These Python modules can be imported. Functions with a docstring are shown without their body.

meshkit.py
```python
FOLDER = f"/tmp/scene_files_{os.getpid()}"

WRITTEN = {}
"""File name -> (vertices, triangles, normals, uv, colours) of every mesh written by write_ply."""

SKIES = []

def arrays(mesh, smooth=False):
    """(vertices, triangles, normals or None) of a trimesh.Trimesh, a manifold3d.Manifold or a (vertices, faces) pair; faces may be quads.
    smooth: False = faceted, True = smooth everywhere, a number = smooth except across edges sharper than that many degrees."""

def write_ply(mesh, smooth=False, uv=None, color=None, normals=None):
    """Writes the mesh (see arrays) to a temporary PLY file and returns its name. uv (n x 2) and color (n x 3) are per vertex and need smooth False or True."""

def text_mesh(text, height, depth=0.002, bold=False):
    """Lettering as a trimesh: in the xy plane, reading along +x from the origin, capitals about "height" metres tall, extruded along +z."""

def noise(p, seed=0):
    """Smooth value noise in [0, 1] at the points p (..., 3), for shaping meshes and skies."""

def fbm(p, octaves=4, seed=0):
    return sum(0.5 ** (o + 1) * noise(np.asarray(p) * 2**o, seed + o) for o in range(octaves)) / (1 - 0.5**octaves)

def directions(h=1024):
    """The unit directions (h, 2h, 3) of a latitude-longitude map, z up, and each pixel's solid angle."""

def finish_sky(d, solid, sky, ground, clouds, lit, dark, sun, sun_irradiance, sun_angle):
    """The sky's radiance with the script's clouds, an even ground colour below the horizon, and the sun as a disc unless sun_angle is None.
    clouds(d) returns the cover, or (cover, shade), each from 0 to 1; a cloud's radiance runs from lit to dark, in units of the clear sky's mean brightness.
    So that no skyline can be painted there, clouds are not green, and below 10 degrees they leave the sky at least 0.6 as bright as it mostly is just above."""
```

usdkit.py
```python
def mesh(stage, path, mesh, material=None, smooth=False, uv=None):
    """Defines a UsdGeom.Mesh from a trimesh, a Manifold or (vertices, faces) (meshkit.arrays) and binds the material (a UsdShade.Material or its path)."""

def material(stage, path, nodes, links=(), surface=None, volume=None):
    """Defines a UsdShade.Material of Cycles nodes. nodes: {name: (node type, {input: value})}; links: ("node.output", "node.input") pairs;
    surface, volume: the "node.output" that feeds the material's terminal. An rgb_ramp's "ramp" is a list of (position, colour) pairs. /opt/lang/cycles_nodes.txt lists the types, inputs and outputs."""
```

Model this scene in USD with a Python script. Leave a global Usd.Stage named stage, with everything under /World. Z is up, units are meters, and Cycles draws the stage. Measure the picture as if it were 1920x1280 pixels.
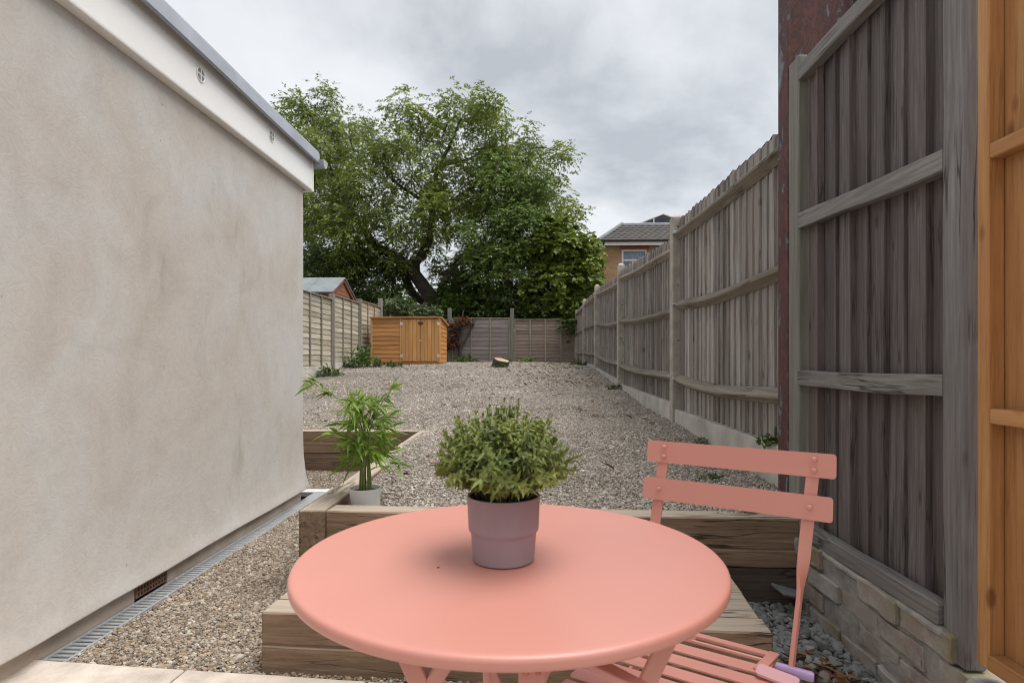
import math, random
import numpy as np, trimesh, usdkit, meshkit, shapely
from shapely.geometry import box as sbox, Point
from pxr import Usd, UsdGeom, UsdLux, UsdShade, Gf, Sdf, Vt

stage = Usd.Stage.CreateInMemory()
UsdGeom.SetStageUpAxis(stage, 'Z'); stage.SetMetadata('metersPerUnit', 1.0)
UsdGeom.Xform.Define(stage, '/World')
M = usdkit.material
# ------------------------------------------------------------------ camera
FPX = 1105.0
cam = UsdGeom.Camera.Define(stage, '/World/camera')
cam.CreateHorizontalApertureAttr(36.0); cam.CreateVerticalApertureAttr(24.0)
cam.CreateFocalLengthAttr(36 * FPX / 1920.0)
cam.CreateVerticalApertureOffsetAttr(35 / 1920 * 36.0)
cam.CreateClippingRangeAttr(Gf.Vec2f(0.05, 900))
cam.AddTranslateOp().Set((0, 0, 1.0))
cam.AddRotateXYZOp().Set((90, 0, math.degrees(math.atan(34 / FPX))))
cam.CreateFStopAttr(9.0); cam.CreateFocusDistanceAttr(2.0)
cam.CreateExposureAttr(1.62)
# ------------------------------------------------------------------ sky and the soft sun behind the cloud
SUN = np.array([0.36, -0.02, 0.93]); SUN /= np.linalg.norm(SUN)
sky = UsdLux.DomeLight.Define(stage, '/World/sky')
skym = M(stage, '/World/Looks/sky', {
    "s": ("sky_texture", {"sky_type": "single_scattering", "sun_disc": False, "sun_elevation": math.asin(SUN[2]), "sun_rotation": math.atan2(SUN[0], SUN[1])}),
    "tc": ("texture_coordinate", {}), "sep": ("separate_xyz", {}),
    "zp": ("math", {"math_type": "add", "value2": 0.22}), "zm": ("math", {"math_type": "maximum", "value2": 0.05}),
    "dx": ("math", {"math_type": "divide"}), "dy": ("math", {"math_type": "divide"}), "v": ("combine_xyz", {}),
    "mp": ("mapping", {"location": (9.5, 3.7, 0.0), "scale": (1.0, 0.8, 1.0)}),
    "n": ("noise_texture", {"scale": 1.1, "detail": 8.0, "roughness": 0.56, "distortion": 0.25}),
    "r": ("rgb_ramp", {"ramp": [(0.0, (1.45, 1.50, 1.57)), (0.38, (1.72, 1.78, 1.85)), (0.47, (2.35, 2.41, 2.47)), (0.56, (2.85, 2.9, 2.95)), (0.66, (3.05, 3.08, 3.12)), (1.0, (3.1, 3.13, 3.17))]}),
    "mx": ("mix_color", {"fac": 0.93}),
    "b": ("background_shader", {"strength": 0.1})},
    [("tc.generated", "sep.vector"), ("sep.z", "zp.value1"), ("zp.value", "zm.value1"), ("sep.x", "dx.value1"), ("zm.value", "dx.value2"), ("sep.y", "dy.value1"), ("zm.value", "dy.value2"),
     ("dx.value", "v.x"), ("dy.value", "v.y"), ("v.vector", "mp.vector"), ("mp.vector", "n.vector"), ("n.fac", "r.fac"), ("s.color", "mx.a"), ("r.color", "mx.b"), ("mx.result", "b.color")], surface="b.background")
UsdShade.MaterialBindingAPI.Apply(sky.GetPrim()).Bind(skym)
sky.GetPrim().SetCustomDataByKey('kind', 'structure')
sun = UsdLux.DistantLight.Define(stage, '/World/sun')
sun.CreateNormalizeAttr(True); sun.CreateIntensityAttr(0.4); sun.CreateAngleAttr(55.0); sun.CreateColorAttr(Gf.Vec3f(1.0, 0.97, 0.93))
_q = Gf.Rotation(Gf.Vec3d(0, 0, 1), Gf.Vec3d(*map(float, SUN)))
sun.AddTransformOp().Set(Gf.Matrix4d().SetRotate(_q))

rng = np.random.default_rng(7)
# ------------------------------------------------------------------ scene tree helpers
_count = {}
def _num(parent, name):
    k = _count.get((parent, name), 0); _count[(parent, name)] = k + 1
    return f"{parent}/{name}" + (f"_{k:03d}" if k else "")
def setcd(prim, label=None, category=None, group=None, kind=None):
    for k, v in (("label", label), ("category", category), ("group", group), ("kind", kind)):
        if v: prim.SetCustomDataByKey(k, v)
class Node:
    def __init__(s, path, off): s.path, s.off = path, np.asarray(off, float)
def put(name, mesh, mat, parent=None, smooth=30, **cd):
    """One Mesh prim; the vertices are given in world space unless the parent was made with local=True."""
    v, f = mesh
    off = parent.off if parent else np.zeros(3)
    path = _num(parent.path if parent else '/World', name)
    m = usdkit.mesh(stage, path, (np.asarray(v, float) - off, f), '/World/Looks/' + mat, smooth=smooth)
    setcd(m.GetPrim(), **cd)
    return Node(path, off)
def thing(name, label, category, loc=(0, 0, 0), rz=0.0, local=False, group=None, kind=None):
    path = _num('/World', name)
    x = UsdGeom.Xform.Define(stage, path)
    x.AddTranslateOp().Set(tuple(map(float, loc)))
    if rz: x.AddRotateZOp().Set(math.degrees(rz))
    setcd(x.GetPrim(), label, category, group, kind)
    return Node(path, (0, 0, 0) if local else loc)
# ------------------------------------------------------------------ mesh helpers, meshes are (v, f)
def cat(ms):
    ms = list(ms); n = 0; V = []; F = []
    for v, f in ms:
        V.append(np.asarray(v, float)); F.append(np.asarray(f, int) + n); n += len(v)
    return np.vstack(V), np.vstack(F)
def _cham():
    pts = []
    for c in np.ndindex(2, 2, 2):
        for k in range(3):
            pts.append((c, k))
    def verts(c):
        out = []
        for (cx, k) in pts:
            p = np.array(cx, float)
            q = [(c if a == 0 else 1 - c) if i != k else float(a) for i, a in enumerate(p.astype(int))]
            out.append(q)
        return np.array(out)
    h = trimesh.convex.convex_hull(verts(0.1))
    v = verts(0.1)
    from scipy.spatial import cKDTree
    idx = cKDTree(v).query(h.vertices)[1]
    return pts, idx[h.faces]
_PTS, _CF = _cham()
def box(x0, x1, y0, y1, z0, z1, c=0.002):
    lo = np.array([x0, y0, z0], float); hi = np.array([x1, y1, z1], float)
    v = []
    for (cx, k) in _PTS:
        v.append([(lo[i] if cx[i] == 0 else hi[i]) if i == k else ((lo[i] + c) if cx[i] == 0 else (hi[i] - c)) for i in range(3)])
    return np.array(v), _CF
def rot(m, ang, axis=(0, 0, 1), about=(0, 0, 0)):
    T = trimesh.transformations.rotation_matrix(ang, axis, about)
    return np.asarray(m[0]) @ T[:3, :3].T + T[:3, 3], m[1]
def mov(m, d): return np.asarray(m[0]) + np.asarray(d, float), m[1]
def loft(S, closed=True, cap=True):
    S = np.asarray(S, float); n, k, _ = S.shape
    v = S.reshape(-1, 3); i = np.arange(n - 1)[:, None] * k; kk = k if closed else k - 1
    j = np.arange(kk)[None, :]; j2 = (j + 1) % k
    a, b, c, d = (i + j).ravel(), (i + j2).ravel(), (i + k + j2).ravel(), (i + k + j).ravel()
    f = [np.stack([a, b, c], 1), np.stack([a, c, d], 1)]
    if cap and closed:
        t = np.arange(1, k - 1)
        f.append(np.stack([np.zeros_like(t), t + 1, t], 1)); o = (n - 1) * k
        f.append(np.stack([np.full_like(t, o), o + t, o + t + 1], 1))
    return v, np.vstack(f)
def frames(P):
    P = np.asarray(P, float); T = np.gradient(P, axis=0); T /= np.linalg.norm(T, axis=1, keepdims=True) + 1e-12
    N = np.zeros_like(P); a = np.array([0, 0, 1.0]) if abs(T[0, 2]) < 0.9 else np.array([1.0, 0, 0])
    n = a - T[0] * (a @ T[0]); N[0] = n / np.linalg.norm(n)
    for i in range(1, len(P)):
        n = N[i - 1] - T[i] * (N[i - 1] @ T[i]); N[i] = n / (np.linalg.norm(n) + 1e-12)
    return T, N, np.cross(T, N)
def tube(P, r, k=8):
    P = np.asarray(P, float); T, N, B = frames(P); r = np.broadcast_to(r, len(P)); a = np.arange(k) / k * 2 * math.pi
    return loft([P[i] + r[i] * (np.cos(a)[:, None] * N[i] + np.sin(a)[:, None] * B[i]) for i in range(len(P))])
def lathe(prof, k=48):
    prof = np.asarray(prof, float); a = np.arange(k) / k * 2 * math.pi
    return loft([np.stack([r * np.cos(a), r * np.sin(a), np.full(k, z)], 1) for r, z in prof])
def extrude(poly, d):
    m = trimesh.creation.extrude_polygon(poly, d, engine='earcut')
    return np.array(m.vertices), np.array(m.faces)
def bar(p0, p1, w, t, up=(0, 0, 1), c=0.15):
    """A straight bar from p0 to p1, w along the side, t along up, edges chamfered."""
    p0, p1 = np.asarray(p0, float), np.asarray(p1, float); T = p1 - p0; T /= np.linalg.norm(T)
    s = np.cross(T, up); s /= np.linalg.norm(s); u = np.cross(s, T)
    e = c * min(w, t)
    q = [(-w/2+e, -t/2), (w/2-e, -t/2), (w/2, -t/2+e), (w/2, t/2-e), (w/2-e, t/2), (-w/2+e, t/2), (-w/2, t/2-e), (-w/2, -t/2+e)]
    sec = np.array([s * a + u * b for a, b in q])
    return loft([p0 + sec * 0.97, p0 + T * e * .6 + sec, p1 - T * e * .6 + sec, p1 + sec * 0.97])
def smoothpath(P, n):
    P = np.asarray(P, float)
    d = np.r_[0, np.cumsum(np.linalg.norm(np.diff(P, axis=0), axis=1))]
    from scipy.interpolate import PchipInterpolator
    return PchipInterpolator(d, P)(np.linspace(0, d[-1], n))
def fbm(p, s, o=3, seed=0): return meshkit.fbm(np.asarray(p) * s, o, seed) - 0.5
def rough(m, amp, s, seed=0, o=3):
    v = np.asarray(m[0], float)
    return v + amp * 2 * np.stack([fbm(v, s, o, seed + 11 * k) for k in range(3)], 1), m[1]
def subdiv(m, L):
    v, f = trimesh.remesh.subdivide_to_size(np.asarray(m[0]), np.asarray(m[1]), L, max_iter=14)
    t = trimesh.Trimesh(v, f, process=True)
    return np.array(t.vertices), np.array(t.faces)
def leafquads(p, d, n, L, W, fold=0.15):
    """n leaves of two triangles each, folded along the midrib."""
    d = d / (np.linalg.norm(d, axis=1, keepdims=True) + 1e-9); s = np.cross(d, n); s /= np.linalg.norm(s, axis=1, keepdims=True) + 1e-9
    u = np.cross(s, d); L = np.broadcast_to(L, len(p))[:, None]; W = np.broadcast_to(W, len(p))[:, None]
    v = np.stack([p, p + d * L * .42 + s * W / 2 + u * W * fold, p + d * L, p + d * L * .42 - s * W / 2 + u * W * fold], 1).reshape(-1, 3)
    b = np.arange(len(p))[:, None] * 4
    return v, np.vstack([b + [0, 1, 2], b + [0, 2, 3]])
def rdir(n, r=rng):
    d = r.normal(size=(n, 3)); return d / np.linalg.norm(d, axis=1, keepdims=True)

# ------------------------------------------------------------------ materials
def simple(name, col, rough=0.6, metallic=0.0, spec=0.5, var=0.0, vscale=3.0, bump=0.0, bscale=60.0, **kw):
    n = {"p": ("principled_bsdf", {"base_color": col, "roughness": rough, "metallic": metallic, "specular_ior_level": spec, **kw})}; l = []
    if var or bump: n["g"] = ("geometry", {})
    if var:
        n["n"] = ("noise_texture", {"scale": vscale, "detail": 6.0, "roughness": 0.6}); c = np.array(col)
        n["r"] = ("rgb_ramp", {"ramp": [(0.25, c * (1 - var)), (0.5, c), (0.75, np.minimum(c * (1 + var), .95))]})
        l += [("g.position", "n.vector"), ("n.fac", "r.fac"), ("r.color", "p.base_color")]
    if bump:
        n["bn"] = ("noise_texture", {"scale": bscale, "detail": 5.0, "roughness": 0.6}); n["b"] = ("bump", {"strength": bump, "distance": 0.004})
        l += [("g.position", "bn.vector"), ("bn.fac", "b.height"), ("b.normal", "p.normal")]
    return M(stage, '/World/Looks/' + name, n, l, surface="p.BSDF")
def wood(name, cols, axis, fine=55.0, along=2.2, jit=0.35, stain=None, stain_amt=0.5, rgh=0.8, bump=0.5, knots=0.0, knotcol=(.05, .03, .02), sat=1.0, spec=0.3, streak=0.55, crack=0.0, bleach=None, tint=None, tint_amt=.6):
    sc = [fine] * 3; sc[axis] = along
    s4 = [17.0] * 3; s4[axis] = .75
    sk = [9.0] * 3; sk[axis] = 4.5
    ss = [7.0] * 3; ss[axis] = 1.0
    n = {"g": ("geometry", {}), "o": ("object_info", {}), "of": ("vector_math", {"math_type": "scale", "vector1": (37.0, 91.0, 53.0)}), "ad": ("vector_math", {"math_type": "add"}),
         "m1": ("mapping", {"scale": sc}), "n1": ("noise_texture", {"scale": 1.0, "detail": 10.0, "roughness": 0.74, "distortion": 0.25}),
         "m2": ("mapping", {"scale": ss}), "n2": ("noise_texture", {"scale": 1.0, "detail": 5.0, "roughness": 0.6}),
         "r": ("rgb_ramp", {"ramp": [(0.28, cols[0]), (0.5, cols[1]), (0.72, cols[2])]}),
         "r2": ("rgb_ramp", {"ramp": [(0.38, (0, 0, 0)), (0.66, (1, 1, 1))]}),
         "sf": ("math", {"math_type": "multiply", "value2": stain_amt}),
         "mx": ("mix_color", {"b": stain or tuple(np.array(cols[0]) * .6)}),
         "jr": ("map_range", {"from_min": 0.0, "from_max": 1.0, "to_min": 1 - jit, "to_max": 1 + jit}),
         "h": ("hsv", {"hue": 0.5, "saturation": sat, "fac": 1.0}),
         "m3": ("mapping", {"scale": sk}), "vo": ("voronoi_texture", {"scale": 1.0}),
         "kr": ("rgb_ramp", {"ramp": [(0.0, (1, 1, 1)), (0.08, (1, 1, 1)), (0.15, (0, 0, 0))]}), "kf": ("math", {"math_type": "multiply", "value2": knots}),
         "km": ("mix_color", {"b": knotcol}),
         "hb": ("math", {"math_type": "multiply_add", "value2": streak}),
         "m4": ("mapping", {"scale": s4}), "n4": ("noise_texture", {"scale": 1.0, "detail": 4.0, "roughness": 0.55, "distortion": 0.3}),
         "r4": ("rgb_ramp", {"ramp": [(0.0, (0, 0, 0)), (.482, (0, 0, 0)), (.5, (1, 1, 1)), (.518, (0, 0, 0)), (1.0, (0, 0, 0))]}), "c4": ("noise_texture", {"scale": 3.0, "detail": 2.0}), "q4": ("rgb_ramp", {"ramp": [(.45, (0, 0, 0)), (.56, (1, 1, 1))]}),
         "cf": ("math", {"math_type": "multiply"}), "cg": ("math", {"math_type": "multiply", "value2": crack}), "cm": ("mix_color", {"b": tuple(np.array(cols[0]) * .28)}), "hc": ("math", {"math_type": "multiply_add", "value2": -1.6}),
         "f1": ("math", {"math_type": "multiply", "value2": 7.31}), "f2": ("math", {"math_type": "fraction"}), "f3": ("math", {"math_type": "multiply", "value2": tint_amt if tint else 0.0}), "tm": ("mix_color", {"b": tint or (0, 0, 0)}), "tv": ("mix_color", {"blend_type": "multiply", "fac": 1.0, "a": tint or (0, 0, 0)}), 
         "nz": ("separate_xyz", {}), "bz": ("map_range", {"from_min": .6, "from_max": .95, "to_min": 0.0, "to_max": .8 if bleach else 0.0, "clamp": True}), "bm": ("mix_color", {"b": bleach or (0, 0, 0)}), "bv": ("mix_color", {"blend_type": "multiply", "fac": 1.0}), "bq": ("rgb_ramp", {"ramp": [(.25, (.62, .6, .58)), (.5, (.9, .9, .9)), (.7, (1, 1, 1))]}),
         "b": ("bump", {"strength": bump, "distance": 0.0035}),
         "p": ("principled_bsdf", {"roughness": rgh, "specular_ior_level": spec})}
    l = [("o.random", "of.scale"), ("g.position", "ad.vector1"), ("of.vector", "ad.vector2"), ("ad.vector", "m1.vector"), ("m1.vector", "n1.vector"), ("n1.fac", "r.fac"),
         ("ad.vector", "m2.vector"), ("m2.vector", "n2.vector"), ("n2.fac", "r2.fac"), ("r2.color", "sf.value1"), ("r.color", "mx.a"), ("sf.value", "mx.fac"),
         ("o.random", "jr.value"), ("jr.result", "h.value"), ("o.random", "f1.value1"), ("f1.value", "f2.value1"), ("f2.value", "f3.value1"), ("bq.color", "tv.b"), ("tv.result", "tm.b"), ("mx.result", "tm.a"), ("f3.value", "tm.fac"), ("tm.result", "h.color"),
         ("ad.vector", "m3.vector"), ("m3.vector", "vo.vector"), ("vo.distance", "kr.fac"), ("kr.color", "kf.value1"), ("kf.value", "km.fac"), ("bm.result", "km.a"),
         ("g.true_normal", "nz.vector"), ("nz.z", "bz.value"), ("h.color", "bm.a"), ("bz.result", "bm.fac"), ("n1.fac", "bq.fac"), ("bq.color", "bv.b"), ("bv.result", "bm.b"),
         ("ad.vector", "m4.vector"), ("m4.vector", "n4.vector"), ("n4.fac", "r4.fac"), ("ad.vector", "c4.vector"), ("c4.fac", "q4.fac"), ("r4.color", "cf.value1"), ("q4.color", "cf.value2"), ("cf.value", "cg.value1"), ("km.result", "cm.a"), ("cg.value", "cm.fac"),
         ("cm.result", "p.base_color"), ("n1.fac", "hb.value1"), ("n2.fac", "hb.value3"), ("cg.value", "hc.value1"), ("hb.value", "hc.value3"), ("hc.value", "b.height"), ("b.normal", "p.normal")]
    n["bv"][1]["a"] = bleach or (0, 0, 0)
    return M(stage, '/World/Looks/' + name, n, l, surface="p.BSDF")
def stone(name, cols, rgh=0.8):
    k = len(cols)
    return M(stage, '/World/Looks/' + name, {"o": ("object_info", {}), "r": ("rgb_ramp", {"ramp": [(i / (k - 1), c) for i, c in enumerate(cols)]}), "g": ("geometry", {}),
        "n": ("noise_texture", {"scale": 1.3, "detail": 9.0, "roughness": .8}), "mr": ("map_range", {"from_min": .3, "from_max": .7, "to_min": .74, "to_max": 1.22}), "h": ("hsv", {}), "p": ("principled_bsdf", {"roughness": rgh, "specular_ior_level": 0.3})},
        [("o.random", "r.fac"), ("g.position", "n.vector"), ("n.fac", "mr.value"), ("mr.result", "h.value"), ("r.color", "h.color"), ("h.color", "p.base_color")], surface="p.BSDF")
def gravel_mat(name, cols, sc):
    k = len(cols)
    return M(stage, '/World/Looks/' + name, {"g": ("geometry", {}), "v": ("voronoi_texture", {"scale": sc}), "s": ("separate_color", {}), "r": ("rgb_ramp", {"ramp": [(i / (k - 1), c) for i, c in enumerate(cols)]}),
        "n": ("noise_texture", {"scale": 1.1, "detail": 4.0}), "mr": ("map_range", {"from_min": .3, "from_max": .7, "to_min": .6, "to_max": 1.2}), "h": ("hsv", {}),
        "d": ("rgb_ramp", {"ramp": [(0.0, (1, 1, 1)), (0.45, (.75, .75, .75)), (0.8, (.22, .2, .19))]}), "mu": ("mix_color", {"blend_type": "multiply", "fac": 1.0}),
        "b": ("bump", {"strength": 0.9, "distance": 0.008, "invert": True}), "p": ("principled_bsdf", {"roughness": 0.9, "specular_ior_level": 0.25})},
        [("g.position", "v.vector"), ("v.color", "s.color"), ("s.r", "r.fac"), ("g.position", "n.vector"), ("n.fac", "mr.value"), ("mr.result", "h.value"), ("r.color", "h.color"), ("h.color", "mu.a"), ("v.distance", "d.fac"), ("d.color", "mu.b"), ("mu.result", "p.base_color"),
         ("v.distance", "b.height"), ("b.normal", "p.normal")], surface="p.BSDF")
def leafmat(name, cols, tr=0.3, rgh=0.45, sc=1.2):
    k = len(cols)
    return M(stage, '/World/Looks/' + name, {"g": ("geometry", {}), "n": ("noise_texture", {"scale": sc, "detail": 3.0}), "a": ("math", {"math_type": "multiply_add", "value2": 0.45}), "sh": ("math", {"math_type": "multiply_add", "value2": 1.1, "value3": -0.28}),
        "r": ("rgb_ramp", {"ramp": [(i / (k - 1), c) for i, c in enumerate(cols)]}), "p": ("principled_bsdf", {"roughness": rgh, "specular_ior_level": 0.35}), "t": ("translucent_bsdf", {}), "m": ("mix_closure", {"fac": tr})},
        [("g.position", "n.vector"), ("n.fac", "sh.value1"), ("g.random_per_island", "a.value1"), ("sh.value", "a.value3"), ("a.value", "r.fac"), ("r.color", "p.base_color"), ("r.color", "t.color"), ("p.BSDF", "m.closure1"), ("t.BSDF", "m.closure2")], surface="m.closure")

def make_materials():
    # sand and cement render: trowel sweeps, patches, pits
    M(stage, '/World/Looks/render_coat', {
        "g": ("geometry", {}), "n1": ("noise_texture", {"scale": 1.3, "detail": 5.0, "roughness": 0.55, "distortion": 1.2}), "n2": ("noise_texture", {"scale": 3.2, "detail": 7.0, "roughness": 0.6, "distortion": 2.2}),
        "r1": ("rgb_ramp", {"ramp": [(0.24, (.415, .37, .325)), (0.43, (.455, .42, .385)), (0.56, (.47, .45, .425)), (0.72, (.475, .47, .455))]}),
        "r2": ("rgb_ramp", {"ramp": [(0.22, (.88, .865, .85)), (0.5, (1, 1, 1)), (0.72, (1.05, 1.045, 1.03))]}), "mu": ("mix_color", {"blend_type": "multiply", "fac": 0.85}),
        "mw": ("mapping", {"scale": (1.0, 1.0, 1.0), "rotation": (0.5, 0, 0)}), "w": ("noise_texture", {"scale": 14.0, "detail": 6.0, "roughness": 0.7, "distortion": 3.5}),
        "rw": ("rgb_ramp", {"ramp": [(0.3, (.93, .93, .93)), (0.6, (1.03, 1.03, 1.03))]}), "mu2": ("mix_color", {"blend_type": "multiply", "fac": 1.0}),
        "mv": ("mapping", {"scale": (1.0, 19.0, 12.0)}), "v": ("voronoi_texture", {"scale": 1.0}), "rv": ("rgb_ramp", {"ramp": [(0.0, (1, 1, 1)), (0.05, (1, 1, 1)), (0.085, (0, 0, 0))]}),
        "vn": ("noise_texture", {"scale": 2.3, "detail": 2.0}), "rn": ("rgb_ramp", {"ramp": [(0.44, (0, 0, 0)), (0.64, (.7, .7, .7))]}), "fm": ("math", {"math_type": "multiply"}), "mp": ("mix_color", {"b": (.17, .13, .10)}),
        "ms": ("mapping", {"scale": (1.0, 3.0, 1.1), "location": (0, .7, .3)}), "ns": ("noise_texture", {"scale": 1.4, "detail": 5.0, "roughness": .65}), "rs": ("rgb_ramp", {"ramp": [(0.62, (0, 0, 0)), (0.76, (.5, .5, .5))]}), "mst": ("mix_color", {"b": (.25, .215, .15)}),
        "fn": ("noise_texture", {"scale": 260.0, "detail": 3.0}), "bh": ("math", {"math_type": "multiply_add", "value2": 0.35}), "b": ("bump", {"strength": 0.35, "distance": 0.004}), "p": ("principled_bsdf", {"roughness": 0.92, "specular_ior_level": 0.2})},
        [("g.position", "n1.vector"), ("g.position", "n2.vector"), ("n1.fac", "r1.fac"), ("n2.fac", "r2.fac"), ("r1.color", "mu.a"), ("r2.color", "mu.b"), ("g.position", "mw.vector"), ("mw.vector", "w.vector"), ("w.fac", "rw.fac"), ("mu.result", "mu2.a"), ("rw.color", "mu2.b"),
         ("g.position", "mv.vector"), ("mv.vector", "v.vector"), ("v.distance", "rv.fac"), ("g.position", "vn.vector"), ("vn.fac", "rn.fac"), ("rv.color", "fm.value1"), ("rn.color", "fm.value2"),
         ("g.position", "ms.vector"), ("ms.vector", "ns.vector"), ("ns.fac", "rs.fac"), ("mu2.result", "mst.a"), ("rs.color", "mst.fac"), ("mst.result", "mp.a"), ("fm.value", "mp.fac"), ("mp.result", "p.base_color"),
         ("g.position", "fn.vector"), ("fn.fac", "bh.value1"), ("w.fac", "bh.value3"), ("bh.value", "b.height"), ("b.normal", "p.normal")], surface="p.BSDF")
    simple('plinth_coat', (.42, .355, .295), .9, var=.35, vscale=5, bump=.5, bscale=40)
    simple('white_board', (.80, .79, .77), .35, var=.03, vscale=2)
    simple('white_paint', (.78, .78, .77), .4)
    simple('edge_trim', (.34, .36, .40), .45, metallic=.35, var=.18, vscale=4, bump=.1, bscale=15)
    simple('galvanised', (.43, .445, .455), .42, metallic=.45, var=.18, vscale=30)
    simple('vent_grey', (.22, .22, .22), .7)
    simple('dark_void', (.015, .014, .013), .9)
    simple('fired_clay', (.17, .095, .07), .9, var=.4, vscale=20, bump=.4)
    simple('slab_stone', (.49, .425, .365), .88, var=.30, vscale=9, bump=.8, bscale=70)
    simple('concrete', (.44, .41, .365), .9, var=.28, vscale=6, bump=.7, bscale=70)
    simple('concrete_post', (.36, .325, .275), .92, var=.35, vscale=9, bump=.9, bscale=90)
    simple('soil', (.045, .032, .022), .95, var=.4, vscale=20, bump=.8)
    simple('earth', (.12, .095, .065), .95, var=.4, vscale=2, bump=.8, bscale=12)
    simple('coral_paint', (.60, .262, .210), .38, var=.04, vscale=3, spec=.65)
    simple('coral_dark', (.62, .20, .145), .45, spec=.45)
    simple('mauve_ceramic', (.305, .235, .26), .55, var=.05, vscale=10)
    simple('white_pot', (.72, .72, .70), .4)
    simple('lilac_plastic', (.60, .44, .72), .12, transmission_weight=.45, ior=1.3)
    simple('lilac_tag', (.70, .40, .43), .3)
    simple('bark', (.055, .045, .038), .95, var=.5, vscale=5, bump=1.0, bscale=18)
    simple('pale_bark', (.15, .11, .08), .9, var=.3, vscale=8, bump=.6)
    simple('cut_wood', (.36, .25, .17), .8, var=.3, vscale=12)
    simple('bamboo_stem', (.12, .17, .035), .5, var=.3, vscale=14)
    simple('twig', (.10, .085, .045), .8)
    simple('roof_felt', (.17, .19, .20), .9, var=.25, vscale=3, bump=.4)
    simple('roof_tile', (.072, .064, .06), .85, var=.35, vscale=3, bump=.5, bscale=20)
    simple('black_plastic', (.02, .02, .02), .4)
    simple('shed_red', (.24, .10, .055), .85, var=.3, vscale=6)
    simple('hinge_metal', (.6, .6, .6), .4, metallic=.7)
    simple('curtain', (.55, .58, .66), .8, var=.15, vscale=9)
    M(stage, '/World/Looks/window_glass', {"f": ("fresnel", {"IOR": 1.5}), "t": ("transparent_bsdf", {"color": (.85, .88, .92)}), "g": ("glossy_bsdf", {"color": (.9, .9, .9), "roughness": 0.02}), "m": ("mix_closure", {})},
      [("f.fac", "m.fac"), ("t.BSDF", "m.closure1"), ("g.BSDF", "m.closure2")], surface="m.closure")
    M(stage, '/World/Looks/house_brick', {"g": ("geometry", {}), "s": ("separate_xyz", {}), "a": ("math", {"math_type": "add"}), "c": ("combine_xyz", {}), "b": ("brick_texture", {"scale": 1.0, "brick_width": .225, "row_height": .075, "mortar_size": .006, "color1": (.36, .205, .10), "color2": (.27, .15, .075), "mortar": (.34, .29, .23)}),
      "n": ("noise_texture", {"scale": 1.5, "detail": 4.0}), "mr": ("map_range", {"from_min": .3, "from_max": .7, "to_min": .8, "to_max": 1.2}), "h": ("hsv", {}), "p": ("principled_bsdf", {"roughness": .9})},
      [("g.position", "s.vector"), ("s.x", "a.value1"), ("s.y", "a.value2"), ("a.value", "c.x"), ("s.z", "c.y"), ("c.vector", "b.vector"), ("g.position", "n.vector"), ("n.fac", "mr.value"), ("mr.result", "h.value"), ("b.color", "h.color"), ("h.color", "p.base_color")], surface="p.BSDF")
    simple('red_lintel', (.27, .085, .05), .9, var=.25, vscale=12)
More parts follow.
